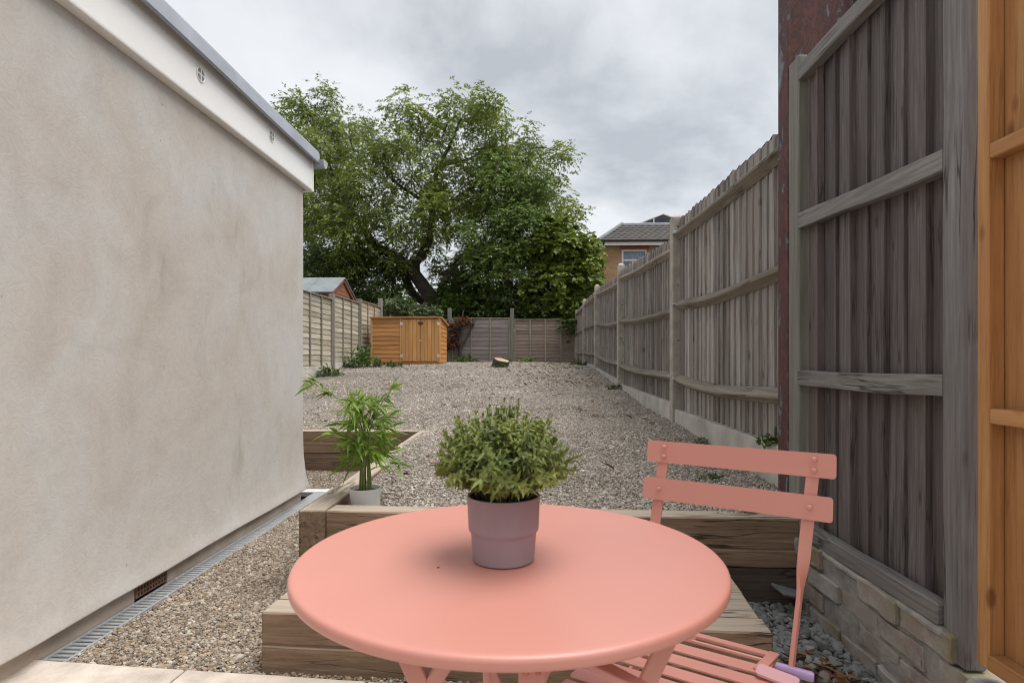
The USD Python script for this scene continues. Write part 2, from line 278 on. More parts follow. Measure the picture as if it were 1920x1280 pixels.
    # old column: oxide paint flaking to grey primer
    M(stage, '/World/Looks/flaking_paint', {"g": ("geometry", {}), "n": ("noise_texture", {"scale": 9.0, "detail": 9.0, "roughness": .68, "distortion": .6}), "m": ("mapping", {"scale": (1.5, 1.5, .7)}),
      "r": ("rgb_ramp", {"ramp": [(0.0, (.022, .012, .011)), (.36, (.045, .018, .015)), (.43, (.12, .034, .026)), (.49, (.04, .016, .014)), (.54, (.10, .03, .024)), (.575, (.03, .015, .014)), (.59, (.10, .108, .125)), (.72, (.20, .21, .235))]}), "b": ("bump", {"strength": .6, "distance": .003}), "p": ("principled_bsdf", {"roughness": .7})},
      [("g.position", "m.vector"), ("m.vector", "n.vector"), ("n.fac", "r.fac"), ("r.color", "p.base_color"), ("n.fac", "b.height"), ("b.normal", "p.normal")], surface="p.BSDF")
    # old stock brick with lime and lichen
    M(stage, '/World/Looks/old_brick', {"g": ("geometry", {}), "o": ("object_info", {}), "r": ("rgb_ramp", {"ramp": [(0, (.20, .145, .125)), (.35, (.30, .25, .22)), (.6, (.34, .30, .27)), (.8, (.23, .17, .15)), (1, (.36, .33, .30))]}),
      "n": ("noise_texture", {"scale": 9.0, "detail": 8.0, "roughness": .65}), "rl": ("rgb_ramp", {"ramp": [(.42, (0, 0, 0)), (.62, (.8, .8, .8))]}), "mx": ("mix_color", {"b": (.38, .365, .335)}),
      "n2": ("noise_texture", {"scale": 5.0, "detail": 6.0}), "rg": ("rgb_ramp", {"ramp": [(.50, (0, 0, 0)), (.66, (.75, .75, .75))]}), "mg": ("mix_color", {"b": (.20, .17, .075)}),
      "b": ("bump", {"strength": 1.0, "distance": .012}), "p": ("principled_bsdf", {"roughness": .95, "specular_ior_level": .2})},
      [("o.random", "r.fac"), ("g.position", "n.vector"), ("g.position", "n2.vector"), ("n.fac", "rl.fac"), ("r.color", "mx.a"), ("rl.color", "mx.fac"), ("mx.result", "mg.a"), ("n2.fac", "rg.fac"), ("rg.color", "mg.fac"), ("mg.result", "p.base_color"), ("n.fac", "b.height"), ("b.normal", "p.normal")], surface="p.BSDF")
    simple('old_mortar', (.27, .25, .225), .95, var=.45, vscale=14, bump=1.0, bscale=50)
    # timbers
    grey = [(.052, .042, .041), (.122, .106, .103), (.25, .232, .23)]
    wood('grey_board', grey, 2, crack=.6, tint=(.135, .108, .098), tint_amt=.6, fine=95, along=3.2, jit=.28, stain=(.075, .055, .048), stain_amt=.55, knots=.7, knotcol=(.035, .03, .028))
    wood('grey_post', [(.11, .098, .095), (.185, .172, .168), (.27, .26, .255)], 2, crack=.9, fine=90, along=3.0, jit=.15, stain=(.09, .075, .07), stain_amt=.4, knots=.4)
    wood('grey_rail', [(.10, .088, .08), (.215, .20, .188), (.31, .295, .28)], 1, crack=.9, fine=90, along=3.2, jit=.12, bump=1.0)
    wood('green_grey_post', [(.13, .125, .10), (.21, .205, .175), (.28, .275, .245)], 2, jit=.1)
    wood('pale_board', [(.115, .10, .088), (.33, .308, .288), (.60, .585, .57)], 2, crack=.5, tint=(.33, .275, .23), tint_amt=.35, fine=85, along=2.4, jit=.30, stain=(.19, .145, .115), stain_amt=.55, knots=.75, knotcol=(.075, .058, .048))
    wood('pale_rail', [(.14, .115, .09), (.25, .215, .175), (.34, .305, .262)], 1, crack=.8, fine=60, jit=.16, stain=(.14, .115, .075), bump=.7)
    wood('sleeper_x', crack=1.0, bleach=(.45, .385, .31), cols=[(.105, .064, .040), (.225, .15, .098), (.34, .25, .175)], axis=0, fine=75, along=2.4, bump=.8, jit=.14, stain=(.115, .074, .046), stain_amt=.55, knots=.45)
    wood('sleeper_y', crack=1.0, bleach=(.45, .385, .31), cols=[(.105, .066, .042), (.225, .153, .10), (.34, .253, .178)], axis=1, fine=75, along=2.4, bump=.8, jit=.14, stain=(.115, .074, .046), stain_amt=.55, knots=.45)
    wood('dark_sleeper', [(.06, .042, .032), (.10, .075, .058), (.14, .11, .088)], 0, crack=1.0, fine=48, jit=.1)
    wood('orange_z', [(.32, .125, .036), (.52, .255, .092), (.64, .38, .17)], 2, crack=.3, fine=60, along=2.2, jit=.1, stain=(.38, .15, .03), stain_amt=.5, knots=.75, knotcol=(.16, .06, .02), rgh=.6, bump=.3, tint=(.42, .23, .11), tint_amt=.5)
    wood('orange_y', [(.34, .14, .045), (.51, .255, .10), (.62, .37, .18)], 1, fine=40, along=1.6, jit=.1, knots=.5, knotcol=(.2, .07, .02), rgh=.6, bump=.25)
    wood('store_x', [(.33, .155, .055), (.45, .225, .085), (.54, .30, .125)], 0, fine=25, along=1.3, jit=.16, stain=(.31, .12, .03), knots=.4, knotcol=(.2, .075, .02), bump=.3)
    wood('store_z', [(.38, .19, .065), (.50, .275, .105), (.58, .35, .155)], 2, fine=25, along=1.0, jit=.12, stain=(.40, .17, .04), knots=.3, knotcol=(.25, .1, .03), bump=.3)
    wood('store_y', [(.36, .145, .035), (.46, .205, .055), (.54, .27, .09)], 1, fine=25, along=1.3, jit=.14)
    wood('lap_y', [(.28, .25, .19), (.42, .385, .31), (.52, .485, .41)], 1, fine=22, along=1.2, jit=.2, stain=(.22, .18, .11), stain_amt=.6)
    wood('lap_z', [(.16, .14, .11), (.24, .21, .17), (.30, .27, .22)], 2, fine=25, jit=.12)
    wood('back_x', [(.15, .115, .095), (.225, .18, .155), (.29, .245, .215)], 0, fine=20, along=1.2, jit=.18, stain=(.16, .10, .065), stain_amt=.6)
    wood('back_x_grey', [(.16, .135, .125), (.23, .20, .19), (.30, .27, .26)], 0, fine=20, along=1.2, jit=.18, stain=(.15, .12, .105), stain_amt=.5)
    wood('back_z', [(.22, .19, .14), (.30, .27, .20), (.36, .33, .26)], 2, fine=25, jit=.12)
    # loose stone
    low = [(.17, .125, .085), (.26, .195, .135), (.34, .27, .20), (.20, .16, .125), (.40, .335, .265), (.23, .185, .145), (.48, .43, .37), (.13, .115, .10), (.31, .25, .19)]
    up = [(.235, .20, .163), (.33, .288, .24), (.41, .365, .31), (.26, .22, .18), (.46, .42, .37), (.165, .14, .118), (.36, .308, .255), (.55, .515, .465), (.21, .175, .145), (.30, .255, .21)]
    stone('tan_stone', low); stone('pale_stone', up)
    stone('slate_stone', [(.085, .09, .09), (.15, .158, .155), (.20, .208, .203), (.12, .12, .115), (.24, .24, .23), (.17, .15, .13)], .7)
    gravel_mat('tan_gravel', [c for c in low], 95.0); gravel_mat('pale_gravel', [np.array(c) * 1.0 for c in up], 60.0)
    stone('dead_leaf', [(.10, .045, .022), (.16, .075, .035), (.22, .11, .05), (.08, .04, .025)], .8)
    # foliage
    leafmat('walnut_leaf', [(0.084, 0.116, 0.025), (0.205, 0.261, 0.05), (0.335, 0.385, 0.079), (0.478, 0.502, 0.138)])
    leafmat('ash_leaf', [(0.084, 0.116, 0.029), (0.191, 0.242, 0.055), (0.31, 0.356, 0.088), (0.455, 0.463, 0.138)])
    leafmat('poplar_leaf', [(0.089, 0.143, 0.036), (0.179, 0.26, 0.067), (0.278, 0.367, 0.117), (0.465, 0.537, 0.286)])
    leafmat('maple_leaf', [(0.082, 0.12, 0.023), (0.183, 0.24, 0.041), (0.293, 0.345, 0.063), (0.384, 0.42, 0.095)])
    leafmat('dark_leaf', [(0.05, 0.078, 0.026), (0.099, 0.143, 0.039), (0.155, 0.209, 0.061), (0.242, 0.295, 0.087)])
    leafmat('bright_leaf', [(.05, .085, .014), (.095, .15, .022), (.15, .21, .03)])
    leafmat('weed_leaf', [(.03, .06, .014), (.065, .115, .02), (.10, .16, .03)])
    leafmat('rust_leaf', [(.10, .035, .018), (.17, .07, .03), (.20, .11, .05)])
    leafmat('edged_leaf', [(.06, .10, .03), (.20, .25, .12), (.42, .45, .32)])
    leafmat('bamboo_leaf', [(.09, .16, .02), (.19, .30, .035), (.30, .41, .07), (.40, .50, .17)], tr=.35, rgh=.4, sc=9.0)
    leafmat('herb_leaf', [(0.096, 0.132, 0.04), (0.24, 0.288, 0.075), (0.384, 0.42, 0.115), (0.552, 0.528, 0.196)], tr=.25, rgh=.55, sc=22.0)
make_materials()

# ================================================================== SETTING
def upper(x, y):
    """Height of the raised gravel garden."""
    x, y = np.asarray(x, float), np.asarray(y, float)
    z = np.interp(y, [2.4, 3, 4, 5.3, 7.8, 11, 14, 17], [.332, .348, .40, .455, .61, .80, .92, .935])
    z = z + (np.clip(x, -4, 2) - .1) * np.interp(y, [2.5, 5, 9, 12], [.02, .055, .03, .0])
    z = z + .07 * np.exp(-((1.17 - x) / .22) ** 2) * np.interp(y, [2.5, 4.5, 6], [.75, .7, 0])
    z = z - .085 * np.exp(-(((x + .78) / .2) ** 2 + ((y - 2.75) / .26) ** 2))
    w = np.exp(-((y - 5.35) / .5) ** 2) * np.clip((-.78 - x) / .15, 0, 1); z = z * (1 - w) + .352 * w
    z = z + .055 * (meshkit.fbm(np.stack([x * 1.1, y * 1.1, x * 0], -1), 3, 5) - .5) * np.interp(y, [2.6, 4], [.2, 1]) * (1 - w)
    return z
def right_face(y):
    y = np.asarray(y, float); return 1.10 + .0155 * (y - 4.64) + .035 * np.clip((4.64 - y) / 1.95, 0, 1)
def lowz(x, y): return -.004 + .014 * (meshkit.fbm(np.stack([np.asarray(x) * 3., np.asarray(y) * 3., np.asarray(x) * 0.], -1), 2, 9) - .5)

def grid(xs, ys, fz):
    X, Y = np.meshgrid(xs, ys); Z = fz(X, Y); n, k = len(ys), len(xs)
    v = np.stack([X, Y, Z], -1).reshape(-1, 3); i = np.arange(n - 1)[:, None] * k + np.arange(k - 1)[None]
    i = i.ravel(); return v, np.vstack([np.stack([i, i + 1, i + k + 1], 1), np.stack([i, i + k + 1, i + k], 1)])
def zground(X, Y):
    up_ = (Y > 2.49) & ((X > -.94) | (Y > 5.35)) & (X > -4.2)
    far = (Y > 5.35)
    z = np.where(up_ & (Y < 17.3) & (X < 1.6), upper(X, np.clip(Y, 2.4, 17)) - .05, np.where(far, np.interp(Y, [5.4, 9, 14], [.30, .7, .86]), -.10))
    return np.where((X > 1.3) & (Y <= 5.35), np.interp(Y, [-4, 2.4, 5.4], [-.1, .1, .3]), z)
xs = np.r_[-400, -120, -40, -15, -8, -4.25, -4.15, np.linspace(-3.9, -1.05, 8), -.955, -.925, np.linspace(-.7, 1.25, 7), 1.35, 3, 8, 20, 60, 150, 400]
ys = np.r_[-400, -100, -30, -8, -2, 0, 1, 2, 2.475, 2.505, np.linspace(3, 5.2, 5), 5.33, 5.37, np.linspace(6, 17, 12), 17.35, 20, 25, 32, 50, 90, 180, 400]
put('ground', grid(xs, ys, zground), 'earth', kind='structure', label='bare earth under and beyond the garden', category='ground')
gx, gy = np.linspace(-3.9, 1.42, 70), np.linspace(5.335, 17.05, 120)
g1 = grid(gx, gy, lambda X, Y: upper(X, Y) - .004)
g2 = grid(np.linspace(-.93, 1.118, 36), np.linspace(2.5, 5.36, 48), lambda X, Y: upper(X, Y) - .004)
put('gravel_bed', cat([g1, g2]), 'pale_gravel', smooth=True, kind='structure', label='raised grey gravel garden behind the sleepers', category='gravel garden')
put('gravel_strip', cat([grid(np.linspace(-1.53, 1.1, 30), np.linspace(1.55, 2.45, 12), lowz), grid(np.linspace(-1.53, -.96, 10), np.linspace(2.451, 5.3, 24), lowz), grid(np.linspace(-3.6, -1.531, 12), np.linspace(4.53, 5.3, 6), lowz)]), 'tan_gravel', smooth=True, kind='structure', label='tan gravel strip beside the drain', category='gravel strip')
# paving: slabs of the patio
pv = thing('patio', 'buff stone paving slabs at the bottom left edge', 'paving', kind='structure')
ang = -.085
for r in range(4):
    for c in range(6):
        w, d = .60, .60
        m = subdiv(box(-w/2 + .004, w/2 - .004, -d/2 + .004, d/2 - .004, -.05, 0, .004), .12)
        m = rough(m, .0022, 9, seed=r * 7 + c)
        cx, cy = -1.40 + c * w, 1.555 - r * d
        m = rot(mov(m, (cx + 1.1, cy - 1.85, .012 + rng.uniform(-.002, .002))), ang)
        m = mov(m, (-1.1, 1.85, 0))
        put('slab', m, 'slab_stone', pv, smooth=30)

# ---- loose stones: one instancer per kind of gravel
def stone_protos(path, mat, n, size, flat=(.55, .85), seed=0):
    r = np.random.default_rng(seed); out = []
    UsdGeom.Scope.Define(stage, path)
    for k in range(n):
        m = trimesh.creation.icosphere(1, 1.0); v = m.vertices
        for _ in range(7):   # broken faces
            d = rdir(1, r)[0]; h = r.uniform(.55, .85); s = v @ d; v = v - np.outer(np.maximum(s - h, 0), d)
        v = v * [1, r.uniform(.6, .9), r.uniform(*flat)]
        R = trimesh.transformations.random_rotation_matrix(r.random(3))[:3, :3] if r.random() < .4 else trimesh.transformations.euler_matrix(r.normal() * .35, r.normal() * .35, r.random() * 6.28)[:3, :3]
        p = usdkit.mesh(stage, f'{path}/stone_{k:03d}', (v @ R.T * size, m.faces), '/World/Looks/' + mat, smooth=25)
        out.append(p.GetPath())
    return out
def scatter(name, label, catg, mat, pts, scl, size, seed, nproto=18, flat=(.55, .85)):
    pi = UsdGeom.PointInstancer.Define(stage, '/World/' + name)
    for t in stone_protos(f'/World/{name}/pieces', mat, nproto, size, flat, seed): pi.CreatePrototypesRel().AddTarget(t)
    r = np.random.default_rng(seed + 1)
    pi.CreateProtoIndicesAttr(Vt.IntArray.FromNumpy(r.integers(0, nproto, len(pts)).astype(np.int32)))
    pi.CreatePositionsAttr(Vt.Vec3fArray.FromNumpy(pts.astype(np.float32)))
    s = scl[:, None] * r.uniform(.8, 1.2, (len(pts), 3))
    pi.CreateScalesAttr(Vt.Vec3fArray.FromNumpy(s.astype(np.float32)))
    setcd(pi.GetPrim(), label, catg, kind='stuff')
def jgrid(x0, x1, y0, y1, s, r):
    X, Y = np.meshgrid(np.arange(x0, x1, s), np.arange(y0, y1, s)); p = np.stack([X.ravel(), Y.ravel()], 1)
    return p + r.uniform(-.5, .5, p.shape) * s
r1 = np.random.default_rng(21)
p = np.vstack([jgrid(-1.535, -.86, 1.6, 2.5, .0082, r1), jgrid(-1.535, -.98, 2.5, 3.6, .0088, r1), jgrid(-1.53, -1.0, 3.6, 5.28, .0125, r1), jgrid(-2.4, -1.53, 4.53, 5.28, .014, r1), jgrid(-.86, .95, 1.6, 1.9, .0095, r1)])
line = 1.85 - .085 * (p[:, 0] + 1.1)
step_f = 1.87 - .063 * (p[:, 0] + .865)
keep = (p[:, 1] > line + .012) & ~((p[:, 0] > -.86) & (p[:, 0] < .72) & (p[:, 1] > step_f)) & ~((p[:, 0] > .80) & (p[:, 1] > 1.80))
p = p[keep]
scatter('lower_gravel', 'tan and brown gravel between the drain and the timber steps', 'gravel', 'tan_stone', np.c_[p, lowz(p[:, 0], p[:, 1]) + r1.uniform(-.002, .005, len(p))], np.exp(r1.normal(0, .32, len(p))), .0062, 31)
q = [jgrid(-.9, 1.118, 2.5, 3.5, .0092, r1), jgrid(-.92, 1.12, 3.5, 5.3, .0118, r1), jgrid(-2.6, 1.22, 5.36, 7.8, .016, r1), jgrid(-3.4, 1.26, 7.8, 11.5, .024, r1), jgrid(-3.85, 1.35, 11.5, 16.9, .036, r1)]
sz = [.80, .86, .95, 1.05, 1.2]
sc_ = np.concatenate([np.full(len(a), b) for a, b in zip(q, sz)]); q = np.vstack(q)
scatter('upper_gravel', 'grey beige gravel covering the raised garden', 'gravel', 'pale_stone', np.c_[q, upper(q[:, 0], q[:, 1]) + r1.uniform(-.002, .006, len(q))], np.exp(r1.normal(0, .32, len(q))) * sc_, .0073, 41)
s = jgrid(.70, 1.10, 1.74, 2.42, .019, r1); s = np.vstack([s, s + r1.uniform(-.01, .01, s.shape)])
s = s[~((s[:, 0] < .735) & (s[:, 1] > 1.76))]; s = s[(s[:, 1] > 1.86) | (r1.random(len(s)) < .35)]
scatter('slate_chippings', 'blue grey slate chippings between step end and brick wall', 'slate chippings', 'slate_stone', np.c_[s, np.full(len(s), .0) + r1.uniform(-.008, .016, len(s))], np.exp(r1.normal(0, .33, len(s))), .0145, 51, flat=(.4, .8))

# ================================================================== EXTENSION ON THE LEFT
hx = thing('house_extension', 'single storey extension with mottled beige render and white fascia', 'house extension', (-1.62, 4.17, 0))
zs = [2.30, 1.6, 1.0, .60, .42, .32, .24, .17, .12, .092, .085]; es = [0, 0, 0, 0, .001, .004, .010, .018, .028, .036, .034]
def ring(z, e, rc=.012):
    x0, x1, y0, y1 = -5.2, -1.62 + e, -4.0, 4.17 + e
    return [(x0, y0, z), (x1, y0, z)] + [(x1, y, z) for y in np.linspace(y0 + .5, y1 - rc, 24)] + [(x1 - .3 * rc, y1 - .3 * rc, z), (x1 - rc, y1, z), (x0, y1, z)]
S = [ring(z, e) for z, e in zip(zs, es)] + [ring(.085, -.02)]
v, f = loft(S[::-1])
e = fbm(v, 2.2, 3, 3); v = v.copy(); sel = (v[:, 0] > -1.7) & (v[:, 2] < 2.2); v[sel, 0] += .006 * e[sel]
lo = sel & (v[:, 2] < .1); v[lo, 2] += .012 * fbm(v[lo] * [0, 1, 0], 6, 3, 8)
put('wall', (v, f), 'render_coat', hx, smooth=35)
ab0, ab1 = 2.388, 2.598
put('plinth', cat([box(-5.1, -1.632, -3.9, ab0 - .004, -.1, .14), box(-5.1, -1.632, ab1 + .004, 4.15, -.1, .14), box(-5.1, -1.70, ab0 - .004, ab1 + .004, -.1, .14)]), 'plinth_coat', hx)
pl = sbox(ab0, .012, ab1, .082)
for i in range(10):
    for j in range(3): pl = pl.difference(sbox(ab0 + .014 + i * .0195, .018 + j * .022, ab0 + .025 + i * .0195, .030 + j * .022))
m = extrude(pl, .03); v = m[0]; m = (np.stack([-1.634 - .03 + v[:, 2] + .004, v[:, 0], v[:, 1]], 1), m[1])
ab = put('air_brick', m, 'fired_clay', hx, label='dark red brown air brick with rows of holes')
# fascia with a rounded nose
pr = [(-1.62, 2.225), (-1.588, 2.225), (-1.579, 2.229), (-1.575, 2.238), (-1.575, 2.46), (-1.62, 2.46)]
put('fascia', loft([[(x, y, z) for x, z in pr] for y in np.linspace(-4, 4.212, 20)][::-1]), 'white_board', hx, smooth=40)
put('fascia_end', box(-1.66, -1.571, 4.212, 4.24, 2.218, 2.462, .004), 'white_board', hx)
put('rear_fascia', box(-5.2, -1.66, 4.185, 4.215, 2.22, 2.46, .003), 'white_board', hx)
for yy in (1.995, 2.77, 3.545):
    zc = 2.363
    rg = [(-1.5745, yy + r * math.cos(a), zc + r * math.sin(a)) for r in (0,) for a in (0,)]
    a = np.linspace(0, 2 * math.pi, 33)[:-1]
    prof = [(.037, 0), (.037, .003), (.034, .005), (.030, .003), (.030, 0)]
    ringm = loft([[(-1.575 + d, yy + r * math.cos(t), zc + r * math.sin(t)) for t in a] for r, d in prof], cap=False)
    vt = put('soffit_vent', ringm, 'white_paint', hx, smooth=40)
    put('vent_mesh', (np.array([(-1.5735, yy, zc)] + [(-1.5735, yy + .0305 * math.cos(t), zc + .0305 * math.sin(t)) for t in a]), np.array([(0, 1 + i, 1 + (i + 1) % 32) for i in range(32)])), 'vent_grey', vt)
    put('vent_cross', cat([box(-1.5735, -1.571, yy - .003, yy + .003, zc - .031, zc + .031, .0005), box(-1.5735, -1.5712, yy - .031, yy + .031, zc - .003, zc + .003, .0005)]), 'white_paint', vt)
pr = [(-1.60, 2.462), (-1.545, 2.462), (-1.545, 2.425), (-1.535, 2.421), (-1.528, 2.43), (-1.533, 2.50), (-1.54, 2.514), (-1.60, 2.524), (-1.75, 2.520), (-1.75, 2.50), (-1.60, 2.50)]
put('roof_edge_trim', loft([[(x, y, z + .003 * math.sin(y * 3)) for x, z in pr] for y in np.linspace(-4, 4.245, 30)][::-1]), 'edge_trim', hx, smooth=30)
put('roof_edge_joint', loft([[(x + .002, y, z + .002) for x, z in pr[2:8]] + [(-1.61, y, 2.515)] for y in (1.98, 2.06)][::-1]), 'edge_trim', hx)
put('roof', box(-5.2, -1.75, -4, 4.2, 2.44, 2.517), 'roof_felt', hx)
# half round gutter along the rear eave, its stop end shows past the corner
a = np.linspace(math.pi, 2 * math.pi, 12)
sec = [(4.272 + .042 * math.cos(t), 2.455 + .055 * math.sin(t)) for t in a] + [(4.272 + .038 * math.cos(t), 2.455 + .050 * math.sin(t)) for t in a[::-1]]
gt = put('gutter', loft([[(x, y, z) for y, z in sec] for x in (-5.2, -1.50)]), 'edge_trim', hx)
put('gutter_end', cat([loft([[(x, 4.272 + .044 * math.cos(t), 2.457 + .058 * math.sin(t)) for t in a] for x in (-1.505, -1.497)])]), 'galvanised', gt)

# ================================================================== DRAIN
dr = thing('drain_channel', 'galvanised slot drain channel running along the rendered wall', 'drain', (-1.585, 2.5, 0))
x0, x1 = -1.628, -1.537
put('side_rail', box(x0, x0 + .009, .8, 4.40, -.03, .004, .001), 'galvanised', dr)
put('side_rail', box(x1 - .009, x1, .8, 4.52, -.03, .004, .001), 'galvanised', dr)
put('trough', cat([box(x0 + .002, x1 - .002, .8, 4.40, -.11, -.07), box(x0 + .001, x0 + .006, .8, 4.4, -.07, -.03), box(x1 - .006, x1 - .001, .8, 4.4, -.07, -.03)]), 'dark_void', dr)
k = 0
for y in np.arange(.82, 3.90, .0135 * 2):
    a = np.linspace(0, 2 * math.pi, 9)[:-1] + .39
    put('bar', loft([[(x, y + .0075 * math.cos(t), -.005 + .0065 * math.sin(t)) for t in a] for x in (x0 + .009, x1 - .009)]), 'galvanised', dr, smooth=50)
put('cover_plate', box(x0 + .0095, x1 - .0095, 3.905, 4.395, -.008, .003, .001), 'galvanised', dr)
# cross channel along the rear wall
put('side_rail', box(-3.4, x1 - .0095, 4.405, 4.415, -.03, .004, .001), 'galvanised', dr)
put('side_rail', box(-3.4, x1 - .0095, 4.51, 4.52, -.03, .004, .001), 'galvanised', dr)
pl = sbox(-3.4, 4.416, x1 - .0095, 4.509)
for x in np.arange(-2.4, x1 - .04, .028): pl = pl.difference(shapely.Polygon([(x, 4.428), (x + .012, 4.428), (x + .022, 4.497), (x + .010, 4.497)]))
put('slotted_grate', mov(extrude(pl, .008), (0, 0, -.004)), 'white_board', dr)
put('trough', box(-3.4, x1 - .01, 4.412, 4.512, -.11, -.06), 'dark_void', dr)

# ================================================================== TIMBER SLEEPERS
SL = 'oak sleepers of the retaining walls and step'
def sleeper(p0, p1, w, z0, z1, mat, label, seed, crack=None):
    """Front bottom edge p0 to p1, the body lies to the left of p0->p1."""
    p0, p1 = np.array(p0, float), np.array(p1, float); L = np.linalg.norm(p1 - p0); a = math.atan2(*(p1 - p0)[::-1]); h = z1 - z0
    ms = []
    if crack: ms = [box(0, L, 0, w, 0, h * crack - .0025, .004), box(0.001, L - .001, .006, w - .004, h * crack - .006, h * crack + .006, .001), box(0, L, .0015, w, h * crack + .0025, h, .005)]
    else: ms = [box(0, L, 0, w, 0, h, .005)]
    ms = [rough(subdiv(m, .09), .0028, 5, seed + i) for i, m in enumerate(ms)]
    m = mov(rot(cat(ms), a), (p0[0], p0[1], z0))
    return put('timber_sleeper', m, mat, smooth=35, label=label, category='sleeper', group=SL)
sleeper((-.868, 2.476), (1.085, 2.409), .115, .162, .36, 'sleeper_x', 'upper front oak sleeper behind the pink table, below the raised gravel', 1, .36)
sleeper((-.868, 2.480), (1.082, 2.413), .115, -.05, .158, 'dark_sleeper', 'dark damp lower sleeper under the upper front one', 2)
sleeper((-.870, 2.479), (-.89, 5.33), .115, .160, .36, 'sleeper_y', 'long sleeper on edge running back beside the bamboo pot, pale top', 3)
sleeper((-.871, 2.482), (-.891, 5.328), .113, -.05, .157, 'sleeper_y', 'lower sleeper under the long one running back from the corner', 4)
sleeper((-3.4, 5.25), (-1.012, 5.27), .115, .162, .36, 'sleeper_x', 'upper cross sleeper behind the bamboo, meeting the rendered wall', 5, .5)
sleeper((-3.4, 5.254), (-1.012, 5.274), .115, -.05, .158, 'sleeper_x', 'lower cross sleeper with a knot standing on the pit gravel', 6)
P0, P1 = np.array((-.865, 1.87)), np.array((.722, 1.77)); D = (P1 - P0) / np.linalg.norm(P1 - P0); N = np.array([-D[1], D[0]])
sleeper(P0, P1, .104, -.03, .19, 'sleeper_x', 'front step sleeper with a long split along its face under the table', 7, .52)
sleeper(P0 + N * .107, P1 + N * .107 - D * .004, .205, -.03, .189, 'sleeper_x', 'second step sleeper just behind the split front one', 8)
sleeper(P0 + N * .315 + D * .01, P1 + N * .315 + D * .003, .20, -.03, .187, 'sleeper_x', 'third step sleeper against the dark lower retaining sleeper', 9)

# ================================================================== FENCES ON THE RIGHT
def board(x, y0, y1, z0, z1, tilt, seed, thick=.018, thin=.006, n=7, dip=0.0):
    """A feather edge board standing in the plane x = const, garden side towards -x; the thick edge is at y1."""
    zz = np.linspace(z0, z1, n); r = np.random.default_rng(seed)
    w = np.cumsum(r.normal(0, .0009, n)); w -= w.mean(); tw = r.normal(0, .004); out = []
    for i, z in enumerate(zz):
        xx = x + w[i] + tilt; t = tw * (i / (n - 1) - .5); ym = (y0 + y1) / 2
        out.append([(xx + t, y0, z), (xx - .0015 + t*.3, y0 * .5 + y1 * .5, z + dip), (xx - thick + thin - t + .002, y1 - .002, z), (xx - thick + thin - t + .004, y1, z), (xx + thin + .004 - t, y1, z), (xx + thin, y0, z)])
    out = np.array(out); out[:, :, 1] = y0 + y1 - out[:, :, 1]; v, f = loft(out)
    return v, f[:, ::-1]
# ---- near weathered panel on the brick wall
nf = thing('weathered_fence', 'tall dark grey weathered board panel standing on the brick wall', 'fence', (1.13, 2.0, .3))
put('post', rough(subdiv(box(1.10, 1.160, 2.456, 2.548, .30, 2.255, .006), .25), .002, 4, 1), 'green_grey_post', nf, label='pale green grey post beside the rusty column')
put('post', cat([rough(subdiv(box(1.095, 1.150, 1.518, 1.603, .215, 3.1, .006), .25), .003, 3, 2)]), 'grey_post', nf)
yb = 2.452; k = 0
while yb > 1.60:
    w = rng.uniform(.092, .118); y0 = max(yb - w - .012, 1.53)
    put('board', board(1.150 + .004 * (k % 2), y0, yb, .33 + rng.uniform(-.004, .004), 2.225, rng.normal(0, .003), 100 + k, thick=.026), 'grey_board', nf, smooth=25)
    yb -= w; k += 1
for i, (za, zb) in enumerate(((2.178, 2.182), (1.568, 1.535), (.926, .931))):
    n = 12; S = []
    for t in np.linspace(0, 1, n):
        y = 2.455 + (1.605 - 2.455) * t; z = za + (zb - za) * t + .003 * math.sin(t * 5 + i); h = .030 + .0012 * math.sin(9 * t + i)
        S.append([(1.098, y, z - h + .003), (1.098, y, z + h - .003), (1.101, y, z + h), (1.138, y, z + h), (1.138, y, z - h), (1.101, y, z - h)])
    put('rail', loft(S), 'grey_rail', nf, smooth=25)
put('kick_board', rough(subdiv(box(1.082, 1.128, 1.605, 2.454, .293, .352, .005), .1), .0025, 6, 9), 'grey_rail', nf)

# ---- rusty steel column
sc = thing('steel_column', 'tall dark red flaking painted steel column rising behind the grey fence', 'column', (1.28, 2.6, 0))
put('flange', box(1.100, 1.113, 2.552, 2.652, -.1, 5.2, .002), 'flaking_paint', sc)
put('web', box(1.1135, 1.4165, 2.598, 2.610, -.1, 5.2, .001), 'flaking_paint', sc)
put('flange', box(1.417, 1.430, 2.552, 2.652, -.1, 5.2, .002), 'flaking_paint', sc)

# ---- long close boarded fence between concrete posts
lf = thing('closeboard_fence', 'long weathered close board fence with concrete posts along the right side', 'fence', (1.2, 8, .5))
PY = [2.656, 4.64, 7.8, 11.0, 14.0, 16.95]
for i, y in enumerate(PY[1:]):
    x = float(right_face(y)); zb = float(upper(x - .1, y)); zt = [2.13, 2.27, 2.40, 2.44, 2.44][i]
    b = trimesh.Trimesh(*box(x, x + .086, y - .05, y + .05, zb - .3, zt - .02, .005))
    top = trimesh.convex.convex_hull(np.array([(x + a * .086, y - .05 + c * .1, zt - .022) for a in (.03, .97) for c in (.03, .97)] + [(x + .043 + a, y + c, zt) for a in (-.02, .02) for c in (-.02, .02)]))
    if i < 2:
        cyl = []
        for zz in (zt - .10, zt - .55, zt - .98, zt - 1.30):
            c = trimesh.creation.cylinder(.0075, .04, sections=10); c.apply_transform(trimesh.transformations.rotation_matrix(math.pi / 2, (1, 0, 0))); c.apply_translation((x + .043, y - .05, zz)); cyl.append(c)
        b = trimesh.boolean.difference([b] + cyl, engine='manifold')
    put('concrete_post', cat([(np.array(b.vertices), np.array(b.faces)), (np.array(top.vertices), np.array(top.faces))]), 'concrete_post', lf)
